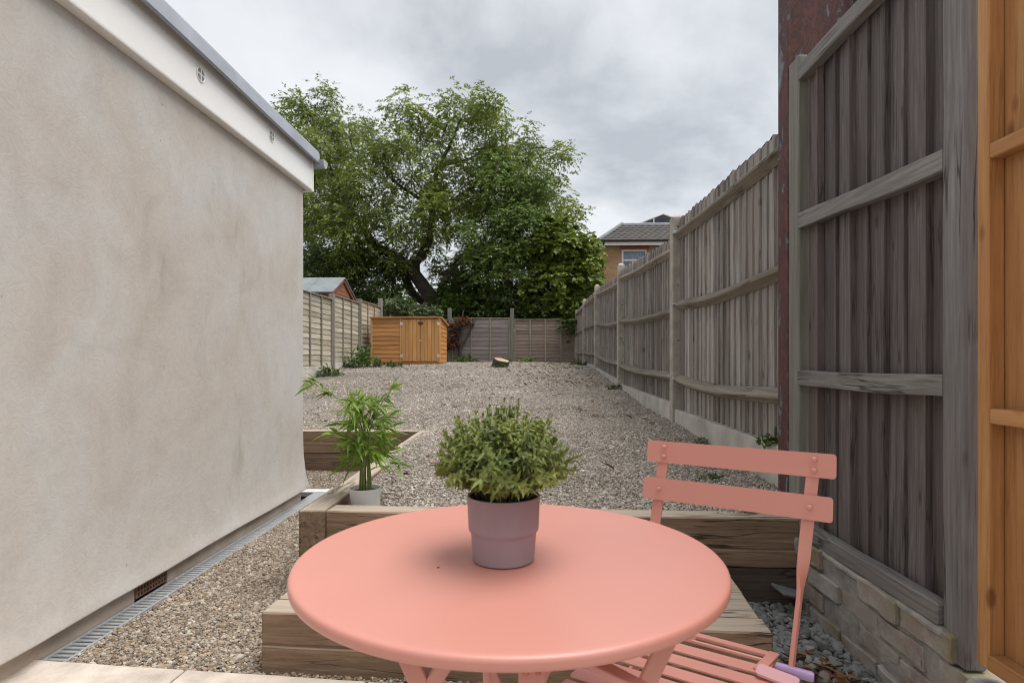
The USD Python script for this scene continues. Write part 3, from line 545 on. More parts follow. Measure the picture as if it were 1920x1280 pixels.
BAY = [(.61, .62, 2.065, 2.09), (.66, .69, 1.98, 2.19), (.73, .86, 2.14, 2.33), (.89, .95, 2.33, 2.40), (.96, .98, 2.38, 2.42)]
seed = 300
for i, (b0, b1, t0, t1) in enumerate(BAY):
    ya, yb_ = PY[i] + (.05 if i else 0), PY[i + 1] - .05
    n = int(round((yb_ - ya) / (.092 if i != 1 else .098))); w = (yb_ - ya) / n
    for k in range(n):
        u0, u1 = (k / n), (k + 1) / n; um = (u0 + u1) / 2; seed += 1
        y0, y1 = ya + u0 * (yb_ - ya), ya + u1 * (yb_ - ya); x = float(right_face((y0 + y1) / 2)) + .062
        ov = .012; th = .025 if i == 1 else .021
        put('board', board(x, y0 - ov * (k > 0), y1, b0 + (b1 - b0) * um - .005, t0 + (t1 - t0) * um + rng.normal(0, .003), .003 * (k % 2) + (rng.normal(0, .003) if i == 1 else 0), seed, thick=th, n=5), 'pale_board', lf, smooth=25)
    for j, fr in enumerate((.155, .545, .915)):
        S = []; sag = rng.uniform(.01, .03)
        for t in np.linspace(0, 1, 14):
            y = ya + t * (yb_ - ya); x = float(right_face(y)) + .040
            lo_, hi_ = b0 + (b1 - b0) * t, t0 + (t1 - t0) * t
            z = lo_ + fr * (hi_ - lo_) - sag * math.sin(math.pi * t) * (1 if j < 2 else .6) + .004 * math.sin(7 * t + seed)
            bow = .012 * math.sin(math.pi * t) * (1 if j == 0 else .3)
            taper = .7 + .3 * min(1, (1 - t if i == 0 else min(t, 1 - t)) * 9)
            S.append([(x + .012, y, z - .038), (x - .038 * taper - bow, y, z - .008), (x - .042 * taper - bow, y, z + .004), (x - .036 * taper - bow, y, z + .012), (x + .012, y, z + .040)])
        put('rail', loft(S), 'pale_rail', lf, smooth=25)
        if i == 0 or j == 0:
            ye = yb_ if i == 0 else ya
            xe = float(right_face(ye)); ze = (b1 if i == 0 else b0) + fr * ((t1 - b1) if i == 0 else (t0 - b0))
            put('rail_bracket', box(xe - .004, xe + .03, ye - .05 if i == 0 else ye + .002, ye - .002 if i == 0 else ye + .04, ze + .004, ze + .020, .002), 'galvanised', lf)
    # concrete gravel board
    S = []
    for t in np.linspace(0, 1, 9):
        y = ya + t * (yb_ - ya); x = float(right_face(y)); b = b0 + (b1 - b0) * t; zb = float(upper(x - .1, y)) - .15
        S.append([(x + .018, y, zb), (x + .018, y, b - .008), (x + .024, y, b), (x + .066, y, b), (x + .072, y, b - .006), (x + .072, y, zb)])
    put('gravel_board', rough(loft(S), .004, 8, i), 'concrete', lf, smooth=25)

# ---- new orange fence at the right edge
of = thing('new_timber_fence', 'new bright orange timber fence with battens at the right edge', 'fence', (1.12, 1.2, .27))
put('post', box(1.090, 1.129, 1.437, 1.473, .262, 3.1, .003), 'orange_z', of)
put('post', box(1.090, 1.129, .10, .136, .262, 3.1, .003), 'orange_z', of)
y = 1.470; k = 0
while y > .14:
    w = min(.145, y - .10); put('board', box(1.1295 + .0015 * (k % 2), 1.146 + .004 * (k % 2), y - w - .006 * (k % 2), y + .006 * (k % 2) * (y < 1.3), .25, 3.1, .002), 'orange_z', of); y -= w; k += 1
for z in (2.14, 1.497, .867): put('batten', rough(subdiv(box(1.0915, 1.1285,   .137, 1.4365, z - .018, z + .018, .003), .2), .0015, 5, int(z * 9)), 'orange_y', of)
put('bottom_batten', box(1.088, 1.1285, .137, 1.4365, .262, .300, .003), 'orange_y', of)

# ---- old brick wall
bw = thing('brick_wall', 'low old stock brick wall with crumbling mortar under the grey fence', 'brick wall', (1.15, 1.9, 0))
ztop = .288
put('mortar', cat([rough(subdiv(box(1.0875, 1.22, 1.565, 2.53, -.16, .276, .006), .025), .010, 16, 1, 4), rough(subdiv(box(1.094, 1.22, .9, 1.563, -.16, .205, .006), .06), .008, 12, 2)]), 'old_mortar', bw, smooth=25)
for c in range(6):
    zt = ztop - c * .076; y = 2.535 - (.0 if c % 2 else .107)
    if c % 2 == 0: yl = [(2.535, y)]
    else: yl = []
    while y > .95: yl.append((y, y - .222)); y -= .222
    for (ya, yb_) in yl:
        if c == 0 and yb_ < 1.49: continue
        if rng.random() < .04: continue
        dx = rng.normal(0, .007)
        m = subdiv(box(1.079 + dx, 1.19, yb_ + .007, ya - .006, zt - .066, zt - (.004 if c else 0), .003), .03)
        m = rough(rough(m, .0035, 45, c * 7 + 1), .0075, 15, 500 + c * 40 + len(yl) + int(ya * 50), 4)
        put('brick', rot(m, rng.normal(0, .012), (1, 0, 0), (1.1, (ya + yb_) / 2, zt - .03)), 'old_brick', bw, smooth=18)
put('coping_mortar', rough(subdiv(box(1.076, 1.20, 1.575, 2.25, .270, .294, .008), .03), .008, 11, 7, 4), 'old_mortar', bw, smooth=25, label='lichened mortar cap under the kick board')
put('wall_base', rough(subdiv(box(1.06, 1.2, .9, 1.50, .10, .222, .02), .05), .008, 10, 8), 'old_mortar', bw, smooth=25)

# ================================================================== FENCES AT THE LEFT AND BACK
def lap_panel(T, P0, P1, z0, z1, n, matx, matz, nb, facing, seed):
    """Waney lap panel between ground points P0, P1; facing is the horizontal direction towards the garden."""
    P0, P1 = np.array(P0, float), np.array(P1, float); L = np.linalg.norm(P1 - P0); T_ = (P1 - P0) / L; F = np.array(facing, float)
    r = np.random.default_rng(seed); h = (z1 - z0) / n
    for k in range(n):
        za = z0 + k * h; zb = za + h + .025; S = []
        ph = r.uniform(0, 6); am = r.uniform(.004, .011)
        for t in np.linspace(0, 1, 9):
            w = am * math.sin(t * r.uniform(5, 9) + ph); p = P0 + T_ * L * t; q = lambda d, z: (p[0] + F[0] * d, p[1] + F[1] * d, z)
            S.append([q(.0, za + w), q(.022, za + w), q(.010, zb), q(-.0, zb)])
        S = np.array(S); 
        m = loft(S)
        vol = trimesh.Trimesh(*m, process=False).volume
        put('slat', m if vol > 0 else (m[0], m[1][:, ::-1]), matx, T, smooth=25)
    for k in range(nb + 2):
        t = k / (nb + 1); p = P0 + T_ * (.02 + (L - .04) * t)
        a = math.atan2(T_[1], T_[0])
        b = rot(box(-.019, .019, -.012, .012, z0 - .01, z1 + .01, .003), a); put('batten', mov(b, (p[0] + F[0] * .032, p[1] + F[1] * .032, 0)), matz, T)
    a = math.atan2(T_[1], T_[0]); c = (P0 + P1) / 2
    put('capping', mov(rot(box(-L/2, L/2, -.03, .03, z1 + .01, z1 + .032, .004), a), (c[0] + F[0] * .018, c[1] + F[1] * .018, 0)), matz, T)
lp = thing('lap_fence', 'yellowish grey lap panel fence on concrete gravel boards left of the orange store', 'fence', (-3.9, 11, .8))
LY = [7.7, 9.62, 11.46, 13.3, 15.2]
for i in range(4):
    z0 = [.80, .90, .965, 1.02][i]; z1 = [2.06, 2.17, 2.27, 2.345][i]
    lap_panel(lp, (-3.9, LY[i] + .05), (-3.9, LY[i + 1] - .05), z0, z1, 13, 'lap_y', 'lap_z', 2, (1, 0), 40 + i)
    put('gravel_board', rough(subdiv(box(-3.93, -3.872, LY[i] + .045, LY[i + 1] - .045, z0 - .35, z0 - .012, .006), .3), .004, 3, i), 'concrete', lp)
for i, y in enumerate(LY[1:]): put('post', box(-3.94, -3.84, y - .045, y + .045, .5, [2.20, 2.30, 2.39, 2.60][i], .006), 'lap_z' if i < 3 else 'green_grey_post', lp)
bf = thing('back_fence', 'low brown grey lap fence with green grey posts across the far end', 'fence', (-.5, 17, .9))
for x, zt in ((-2.33, 2.50), (-.52, 2.49), (1.36, 2.1)): put('post', box(x - .055, x + .055, 16.96, 17.06, .6, zt, .006), 'green_grey_post' if zt > 2.2 else 'back_z', bf)
lap_panel(bf, (-2.27, 17.03), (-.58, 17.03), .92, 2.19, 10, 'back_x_grey', 'back_z', 2, (0, -1), 51)
lap_panel(bf, (-.46, 17.03), (.90, 17.03), .88, 2.15, 13, 'back_x', 'back_z', 2, (0, -1), 52)
lap_panel(bf, (.895, 17.045), (1.31, 17.045), .86, 2.0, 12, 'back_x', 'back_z', 0, (0, -1), 53)
lap_panel(bf, (-4.6, 17.03), (-2.39, 17.03), .92, 2.15, 10, 'back_x', 'back_z', 2, (0, -1), 54)

# ================================================================== ORANGE GARDEN STORE
gs = thing('garden_store', 'low orange timber garden store with double doors in the far left corner', 'garden store', (-2.9, 13.5, .94))
X0, X1, YF, ZB, ZF, ZK = -3.675, -2.07, 13.5, .955, 1.985, 1.86; YK = 14.55; XD = -2.965
put('floor_bearer', box(X0 + .02, X1 - .01, YF + .01, YK, ZB - .05, ZB + .02), 'store_x', gs)
n = 10; h = (ZF - .03 - ZB) / n
for k in range(n):
    za = ZB + k * h; S = [[(x, YF + .012, za + .003 * math.sin(x * 9 + k)), (x, YF - .014, za + .003 * math.sin(x * 9 + k)), (x, YF - .002, za + h + .012), (x, YF + .012, za + h + .012)] for x in np.linspace(X0 + .04, XD - .03, 6)]
    m = loft(S); m = m if trimesh.Trimesh(*m, process=False).volume > 0 else (m[0], m[1][:, ::-1])
    put('cladding_board', m, 'store_x', gs)
for k in range(n):
    za = ZB + k * h; S = []
    for y in np.linspace(YF + .03, YK - .02, 5):
        tz = ZF - .03 - (ZF - ZK) * (y - YF) / (YK - YF); zt = min(za + h + .012, tz)
        S.append([(X1 - .012, y, min(za, tz - .002)), (X1 + .012, y, min(za, tz - .002)), (X1 + .001, y, zt), (X1 - .012, y, zt)])
    m = loft(S); m = m if trimesh.Trimesh(*m, process=False).volume > 0 else (m[0], m[1][:, ::-1])
    put('side_board', m, 'store_y', gs)
put('corner_trim', box(X0 - .005, X0 + .04, YF - .02, YF + .03, ZB - .02, ZF - .01, .003), 'store_z', gs)
put('corner_trim', box(X1 - .035, X1 + .016, YF - .02, YF + .03, ZB - .02, ZF - .01, .003), 'store_z', gs)
put('door_trim', box(XD - .032, XD - .002, YF - .022, YF + .02, ZB, ZF - .03, .003), 'store_z', gs)
put('back_panel', box(X0, X1, YK, YK + .02, ZB, ZK - .02), 'store_x', gs); put('left_side', box(X0, X0 + .02, YF + .03, YK, ZB, ZK - .02), 'store_y', gs)
XM = -2.52
for (xa, xb) in ((XD, XM - .003), (XM + .003, X1 - .036)):
    dv = put('door', box(xa, xb, YF + .004, YF + .016, ZB + .02, ZF - .04), 'store_z', gs)
    nbd = 5; w = (xb - xa) / nbd
    for k in range(nbd): put('door_board', box(xa + k * w + .002, xa + (k + 1) * w - .002, YF - .018, YF + .0035, ZB + .02, ZF - .04, .004), 'store_z', dv)
    for z in (ZB + .14, ZF - .15):
        xh = xa if xa == XD else xb
        put('hinge', box(xh - .03 if xa == XD else xh - .035, xh + .035 if xa == XD else xh + .03, YF - .026, YF - .0185, z - .035, z + .035, .002), 'hinge_metal', dv)
hs = put('hasp', box(XM - .06, XM + .07, YF - .028, YF - .0185, ZF - .15, ZF - .115, .003), 'black_plastic', gs)
put('padlock', box(XM - .02, XM + .03, YF - .045, YF - .0285, ZF - .165, ZF - .105, .006), 'black_plastic', hs)
put('latch', box(XM - .025, XM + .02, YF - .026, YF - .0185, ZB + .48, ZB + .50, .002), 'hinge_metal', gs)
ld = [[(x, YF - .05, ZF - .012), (x, YF - .05, ZF + .016), (x, YK + .05, ZK + .012), (x, YK + .05, ZK - .016)] for x in (X0 - .03, X1 + .05)]
m = loft(ld); m = m if trimesh.Trimesh(*m, process=False).volume > 0 else (m[0], m[1][:, ::-1]); put('lid', m, 'store_x', gs)

# ================================================================== NEIGHBOUR'S SHED AND THE HOUSE
ns = thing('neighbour_shed', 'brown shed with grey felt roof showing over the lap fence', 'shed', (-6, 15.4, 1))
XG = -4.95; ya, yb_, yr, ze, zr = 14.45, 16.35, 15.4, 2.70, 3.15
for k in range(9):
    za, zb = .9 + k * .2, .9 + k * .2 + .21; za2 = min(za, ze)
    put('wall_board', box(XG - .02 + .012 * 0, XG + .006, ya + .08, yb_ - .08, za, min(zb, ze - .005), .003), 'shed_red', ns)
for k in range(4):
    za = ze + k * .11; fr = 1 - (k * .11) / (zr - ze); fr2 = max(1 - ((k + 1) * .11) / (zr - ze), .02); hw = .87
    S = [[(XG - .02, yr - hw * fr, za), (XG + .012, yr - hw * fr, za), (XG + .004, yr - hw * fr2, min(za + .115, zr - .01)), (XG - .02, yr - hw * fr2, min(za + .115, zr - .01))], [(XG - .02, yr + hw * fr, za), (XG + .012, yr + hw * fr, za), (XG + .004, yr + hw * fr2, min(za + .115, zr - .01)), (XG - .02, yr + hw * fr2, min(za + .115, zr - .01))]]
    m = loft(S); m = m if trimesh.Trimesh(*m, process=False).volume > 0 else (m[0], m[1][:, ::-1]); put('gable_board', m, 'shed_red', ns)
for s, yy in ((-1, ya), (1, yb_)):
    put('bargeboard', bar((XG + .04, yy, ze - .05), (XG + .04, yr - s * .0, zr - .03), .03, .10, up=(0, -s * .4, .9)), 'shed_red', ns)
    S = [[(x, yy + s * .05, ze - .035), (x, yy + s * .05, ze - .005), (x, yr, zr + .03), (x, yr, zr)] for x in (-7.6, XG + .08)]
    m = loft(S); m = m if trimesh.Trimesh(*m, process=False).volume > 0 else (m[0], m[1][:, ::-1]); rf = put('roof', m, 'roof_felt', ns)
    for x in (-6.9, -6.2, -5.55):
        S = [[(x + d, yy + s * .052, ze - .002), (x + d, yy + s * .052, ze + .004), (x + d, yr, zr + .037), (x + d, yr, zr + .031)] for d in (0, .012)]
        m = loft(S); m = m if trimesh.Trimesh(*m, process=False).volume > 0 else (m[0], m[1][:, ::-1]); put('felt_lap', m, 'roof_felt', rf)
put('side_wall', box(-7.5, XG - .03, ya + .06, ya + .08, .9, ze - .02), 'shed_red', ns)

hs_ = thing('brick_house', 'yellow brick house with grey tiled hip roof beyond the right fence', 'house', (6, 30, .9))
HX, HY, ZE = 3.22, 26.0, 6.02
put('wall', cat([box(HX, 4.02, HY, HY + .25, .5, ZE, .004), box(5.14, 12, HY, HY + .25, .5, ZE, .004), box(4.0205, 5.1395, HY, HY + .25, .5, 4.45, .002), box(4.0205, 5.1395, HY + .001, HY + .25, 5.86, ZE, .002), box(HX, HX + .25, HY + .2505, 34, .5, ZE), box(11.75, 12, HY + .2505, 34, .5, ZE)]), 'house_brick', hs_)
for k in range(15): put('lintel_brick', box(3.94 + k * .0855, 4.02 + k * .0855, HY - .012, HY + .02, 5.862, 6.0, .004), 'red_lintel', hs_)
wn = put('window', cat([box(4.022, 4.10, HY + .08, HY + .14, 4.452, 5.858, .004), box(5.06, 5.138, HY + .08, HY + .14, 4.452, 5.858, .004), box(4.1005, 5.0595, HY + .08, HY + .14, 5.79, 5.858, .004), box(4.1005, 5.0595, HY + .08, HY + .14, 4.452, 4.52, .004), box(4.1005, 5.0595, HY + .08, HY + .14, 5.36, 5.43, .004)]), 'white_paint', hs_)
put('pane', box(4.1, 5.06, HY + .11, HY + .118, 5.432, 5.788, .001), 'window_glass', wn); put('pane', box(4.1, 5.06, HY + .11, HY + .118, 4.522, 5.358, .001), 'window_glass', wn)
xs_ = np.linspace(4.03, 5.13, 40); put('curtain', loft([[(x, HY + .30 + .02 * math.sin(i * 1.7), z) for z in (4.46, 5.85)] + [(x, HY + .31 + .02 * math.sin(i * 1.7), z) for z in (5.85, 4.46)] for i, x in enumerate(xs_)]), 'curtain', wn)
put('room', box(4.0, 5.2, HY + .6, HY + .65, 4.3, 6), 'dark_void', hs_)
put('fascia', box(HX - .22, 12.2, HY - .24, HY - .20, ZE - .03, ZE + .13, .004), 'white_paint', hs_)
put('gutter', loft([[(x, HY - .30 + .06 * math.cos(t), ZE + .17 + .06 * math.sin(t)) for t in np.linspace(math.pi, 2 * math.pi, 8)] for x in (HX - .3, 12.3)]), 'black_plastic', hs_)
put('downpipe', tube([(HX - .02, HY - .27, ZE + .12), (HX - .05, HY - .1, ZE - .25), (HX - .05, HY - .06, ZE - .45), (HX - .05, HY - .06, .9)], .045), 'black_plastic', hs_)
EZ, RZ = ZE + .17, 7.22; hipx = 1.28
rf = put('roof', loft([[(HX - .25 + hipx * t, HY - .25 + 1.6 * t, EZ - .02 + (RZ - EZ) * t), (12.3, HY - .25 + 1.6 * t, EZ - .02 + (RZ - EZ) * t), (12.3, 34.3 - 1.6 * t, EZ - .02 + (RZ - EZ) * t), (HX - .25 + hipx * t, 34.3 - 1.6 * t, EZ - .02 + (RZ - EZ) * t)] for t in (0, 1)]), 'roof_tile', hs_)
nr = 8
for k in range(nr):
    t0, t1 = k / nr, (k + 1.12) / nr; P = lambda t, o: (HY - .25 + 1.6 * t, EZ + (RZ - EZ) * t + o); xl = HX - .25 + hipx * t0 + .02; xr = 12.2
    xq = np.arange(xl, xr, .1); prof = .018 * np.abs(np.sin(np.arange(len(xq)) * math.pi / 3))
    S = [[(x, P(t0, 0)[0], P(t0, .005 + o)[1]), (x, P(t0, 0)[0], P(t0, .06 + o)[1]), (x, P(t1, 0)[0], P(t1, .015 + o)[1]), (x, P(t1, 0)[0], P(t1, .002)[1])] for x, o in zip(xq, prof)]
    m = loft(S); m = m if trimesh.Trimesh(*m, process=False).volume > 0 else (m[0], m[1][:, ::-1]); put('tile_course', m, 'roof_tile', rf)
put('hip_tiles', tube([(HX - .25, HY - .25, EZ + .04), (HX - .25 + hipx, HY + 1.35, RZ + .06)], .09), 'roof_felt', rf)
put('lead_flashing', box(HX - .2 + hipx, 12.2, HY + 1.3, HY + 1.42, RZ - .02, RZ + .10, .01), 'edge_trim', rf)
# loft dormer behind the ridge: glazed gable
dm = put('dormer', loft([[(4.72, y, RZ + .02), (6.25, y, RZ + .62), (7.9, y, RZ + .02)] for y in (HY + 1.9, HY + 4.5)][::-1]), 'roof_tile', hs_)
put('dormer_glass', loft([[(5.0, y, RZ + .08), (6.22, y, RZ + .52), (7.4, y, RZ + .08)] for y in (HY + 1.86, HY + 1.88)][::-1]), 'window_glass', dm)
put('dormer_trim', cat([bar((4.7, HY + 1.84, RZ + .05), (6.25, HY + 1.84, RZ + .64), .05, .05), bar((6.25, HY + 1.84, RZ + .64), (7.9, HY + 1.84, RZ + .05), .05, .05), box(5.78, 5.82, HY + 1.82, HY + 1.86, RZ + .08, RZ + .42)]), 'white_paint', dm)

# ================================================================== TREES AND SHRUBS
FP = FPX
def compound(p, d, L, nl, lw, ll, r, droop=.5):
    """Compound leaves: p base (n,3), d direction (n,3); returns a leaf mesh of paired leaflets."""
    n = len(p); P = []; D = []; Nn = []
    side = np.cross(d, [0, 0, 1.0]) + 1e-4; side /= np.linalg.norm(side, axis=1, keepdims=True)
    for k in range(nl):
        t = (k // 2 + 1) / (nl / 2 + .5); q = p + d * (L * t)[:, None] + np.array([0, 0, -1.0]) * (L * droop * t * t)[:, None]
        s = 1 if k % 2 else -1
        if k == nl - 1: dd = d + np.array([0, 0, -1.2 * droop])
        else: dd = side * s * .9 + d * .55 + np.array([0, 0, -.5])
        dd = dd + r.normal(0, .22, (n, 3))
        nn = np.array([0, 0, 1.0]) + r.normal(0, .45, (n, 3))
        P.append(q); D.append(dd); Nn.append(nn)
    P, D, Nn = np.vstack(P), np.vstack(D), np.vstack(Nn)
    return leafquads(P, D, Nn, ll * r.uniform(.7, 1.25, len(P)), lw * r.uniform(.75, 1.2, len(P)))
def in_blobs(blobs, n, r, shell=.0):
    B = np.array(blobs, float); vol = np.prod(B[:, 3:6], 1); k = r.choice(len(B), n, p=vol / vol.sum())
    d = rdir(n, r); rad = r.random(n) ** (1 / 3); rad = shell + (1 - shell) * rad
    return B[k, :3] + d * rad[:, None] * B[k, 3:6]
def grow(skel, targets, r, step=.45, r_tip=.012):
    """Joins every target to the nearest wood already there; returns branch polylines."""
    nodes = [np.vstack(skel)]; allp = np.vstack(skel); out = []
    order = np.argsort([np.min(np.linalg.norm(allp - t, axis=1)) for t in targets])
    for i in order:
        t = targets[i]; dd = np.linalg.norm(allp - t, axis=1) + .35 * np.maximum(allp[:, 2] - t[2], 0); j = np.argmin(dd); a = allp[j]; L = np.linalg.norm(t - a)
        if L < .08: continue
        n = max(3, int(L / step) + 2); u = np.linspace(0, 1, n)[:, None]; mid = np.array([0, 0, .16 * L]) + r.normal(0, .10 * L, 3)
        c = a + (t - a) * u + 4 * u * (1 - u) * mid * .5 + r.normal(0, .018 * L, (n, 3)) * np.sin(u * math.pi)
        out.append((c, L)); allp = np.vstack([allp, c[1:]])
    return out
def limbs(ms):
    return cat([tube(smoothpath(p, max(6, len(p) * 3)), np.interp(np.linspace(0, 1, max(6, len(p) * 3)), np.linspace(0, 1, len(rr)), rr), k) for p, rr, k in ms])
# a px/depth helper used only to note measured limb positions in metres
def W(px, py, Y):
    a = math.atan(34 / FP); rx, ry, fx, fy = math.cos(a), math.sin(a), -math.sin(a), math.cos(a); u = (px - 960) / FP
    d = np.array([fx + rx * u, fy + ry * u, -(py - 675) / FP]); return d * (Y / d[1]) + [0, 0, 1.0]

rt = np.random.default_rng(5)
wt = thing('walnut_tree', 'large spreading walnut tree with dark forked trunk behind the orange store', 'tree', (-3.0, 20, .8))
def crop(l, ys): return [W(500 + x / 2.56, 120 + y / 2.56, yy) for (x, y), yy in zip(l, ys)]
tk = [crop([(850, 1260), (810, 1160), (757, 1075), (700, 1000)], [20, 20, 20, 20.1]),
      crop([(757, 1075), (690, 985), (600, 915), (520, 870), (460, 780), (400, 690), (330, 575), (290, 440)], [20, 20, 19.8, 19.6, 19.3, 19.0, 18.8, 18.6]),
      crop([(720, 1030), (712, 965), (745, 915), (785, 830), (795, 720), (790, 640), (812, 540), (835, 480), (880, 390), (920, 290)], [20.05, 20.1, 20.2, 20.3, 20.4, 20.4, 20.3, 20.2, 20.0, 19.9]),
      crop([(815, 1170), (845, 1060), (880, 1000), (935, 930), (1010, 870), (1090, 800)], [20, 20, 20.1, 20.4, 20.9, 21.3]),
      crop([(792, 690), (870, 665), (960, 610), (1050, 560), (1180, 500), (1300, 400)], [20.4, 20.2, 19.9, 19.6, 19.2, 19.0]),
      crop([(785, 680), (700, 625), (620, 570), (560, 490), (540, 380)], [20.4, 20.6, 20.8, 21, 21.2]),
      crop([(830, 490), (930, 468), (1010, 435), (1100, 330)], [20.2, 20.5, 20.9, 21.2]),
      crop([(520, 870), (430, 850), (330, 800), (250, 720)], [19.6, 19.2, 18.8, 18.5]),
      crop([(700, 1000), (655, 1000), (690, 1080), (760, 1150)], [20.3, 20.7, 21.0, 21])]
rad = [[.34, .28, .24, .21], [.22, .19, .15, .13, .10, .085, .06, .035], [.19, .16, .14, .125, .11, .09, .075, .06, .045, .03], [.15, .125, .11, .08, .055, .035], [.075, .06, .05, .045, .032, .02], [.07, .055, .045, .032, .02], [.05, .04, .032, .02], [.07, .05, .038, .025], [.14, .16, .15, .12]]
wood_ms = [(np.array(p), q, 9) for p, q in zip(tk, rad)]
skel = [smoothpath(np.array(p), 24) for p in tk[1:8]]
def bl(cx, cy, rx, rz, Y, ry): c = W(cx, cy, Y); k = Y / FP; return (*c, rx * k, ry, rz * k)
blobs = [bl(872, 508, 52, 34, 21, 1.3), bl(838, 520, 26, 26, 21, 1.0), bl(760, 470, 60, 40, 20.8, 1.4), bl(740, 420, 70, 50, 18.2, .7), bl(850, 400, 80, 60, 18.3, .7), bl(690, 380, 60, 50, 18, .7), bl(845, 290, 165, 110, 20, 2.6), bl(830, 215, 105, 52, 20, 1.6), bl(650, 315, 95, 80, 19.5, 2.4), bl(640, 420, 80, 80, 19, 2.2), bl(980, 320, 85, 85, 19.8, 2.2), bl(1040, 285, 38, 30, 19.3, 1.0), bl(1040, 390, 46, 70, 19.8, 1.6), bl(960, 410, 110, 80, 20.4, 2.2),
         bl(780, 400, 110, 70, 20.6, 2.0), bl(690, 470, 80, 50, 19.2, 1.8), bl(860, 470, 80, 50, 21, 1.6)]
tg = in_blobs(blobs, 470, rt)
holes = [(750, 508, 24, 12), (788, 520, 14, 18), (722, 475, 22, 14), (868, 190, 16, 12), (700, 240, 20, 14), (905, 260, 14, 16)]
def proj(P):
    a = math.atan(34 / FP); rx, ry, fx, fy = math.cos(a), math.sin(a), -math.sin(a), math.cos(a); q = np.asarray(P) - [0, 0, 1.0]
    D_ = q[:, 0] * fx + q[:, 1] * fy; return np.stack([960 + FP * (q[:, 0] * rx + q[:, 1] * ry) / D_, 675 - FP * q[:, 2] / D_], 1)
uv = proj(tg); ok = np.ones(len(tg), bool)
for hx_, hy_, a_, b_ in holes: ok &= ((uv[:, 0] - hx_) / a_) ** 2 + ((uv[:, 1] - hy_) / b_) ** 2 > 1
tg = tg[ok]
br = grow(skel, tg, rt)
tw = [tube(smoothpath(c, max(4, len(c))), np.linspace(.012 + .011 * min(L, 2.4), .008, max(4, len(c))), 5) for c, L in br]
put('trunk', limbs(wood_ms), 'bark', wt, smooth=60)
put('branches', cat(tw), 'bark', wt, smooth=60)
def crown_from(br, per, spread, leafL, nl, lw, ll, r, droop=.55, along=.35):
    P = []; D = []
    for c, L in br:
        n = max(4, int(per * r.uniform(.5, 1.5))); t = np.where(r.random(n) < .6, r.uniform(.75, 1, n), r.uniform(along, 1, n))
        i = t * (len(c) - 1); k = np.minimum(i.astype(int), len(c) - 2); q = c[k] + (c[k + 1] - c[k]) * (i - k)[:, None]
        dd = rdir(n, r) * [1, 1, .7] + [0, 0, .12]; q = q + dd * (r.random(n) ** .6)[:, None] * spread
        P.append(q); D.append(dd)
    P, D = np.vstack(P), np.vstack(D); D /= np.linalg.norm(D, axis=1, keepdims=True)
    return compound(P, D, leafL * r.uniform(.7, 1.2, len(P)), nl, lw, ll, r, droop)
put('crown', crown_from(br, 24, .42, .27, 7, .056, .125, rt), 'walnut_leaf', wt, smooth=False)

def small_tree(name, label, base, trunk, rad, blobs, n, per, spread, leaf, mat, barkm, seed, L=.2, nl=5, group=None, droop=.4, top=.0):
    r = np.random.default_rng(seed); T = thing(name, label, 'tree' if 'tree' in name else 'shrub', base, group=group)
    sk = [np.array(t) for t in trunk]; tg = in_blobs(blobs, n, r, .15); b = grow([smoothpath(s, 20) for s in sk], tg, r)
    put('trunk', limbs([(s, q, 7) for s, q in zip(sk, rad)]), barkm, T, smooth=60)
    put('branches', cat([tube(smoothpath(c, max(4, len(c))), np.linspace(.007 + .006 * min(l, 2), .005, max(4, len(c))), 4) for c, l in b]), barkm, T, smooth=60)
    put('crown', crown_from(b, per, spread, L, nl, leaf[0], leaf[1], r, droop), mat, T, smooth=False)
# tree behind at the far left of the crown
small_tree('ash_tree', 'second tall tree at the left, its crown rising over the extension roof', (-7.2, 22, .9), [[(-7.4, 22, .8), (-7.2, 22.1, 3), (-7.0, 22, 5.5), (-6.8, 21.8, 8.5)], [(-7.1, 22, 4.4), (-6.2, 21.5, 6), (-5.6, 21.2, 7.4)], [(-7.1, 22, 3.6), (-5.9, 21.6, 4.6), (-5.0, 21.4, 5.4)]], [[.22, .17, .13, .05], [.09, .06, .03], [.08, .05, .03]],
           [bl(598, 205, 48, 42, 22, 1.6), bl(575, 265, 70, 70, 22, 2.2), bl(600, 370, 70, 90, 22, 2.2), bl(675, 275, 55, 50, 22.5, 1.6), bl(590, 460, 90, 60, 21.5, 1.8), bl(530, 300, 60, 80, 22.5, 2)], 240, 26, .42, (.05, .12), 'ash_leaf', 'bark', 61, L=.24, nl=7)
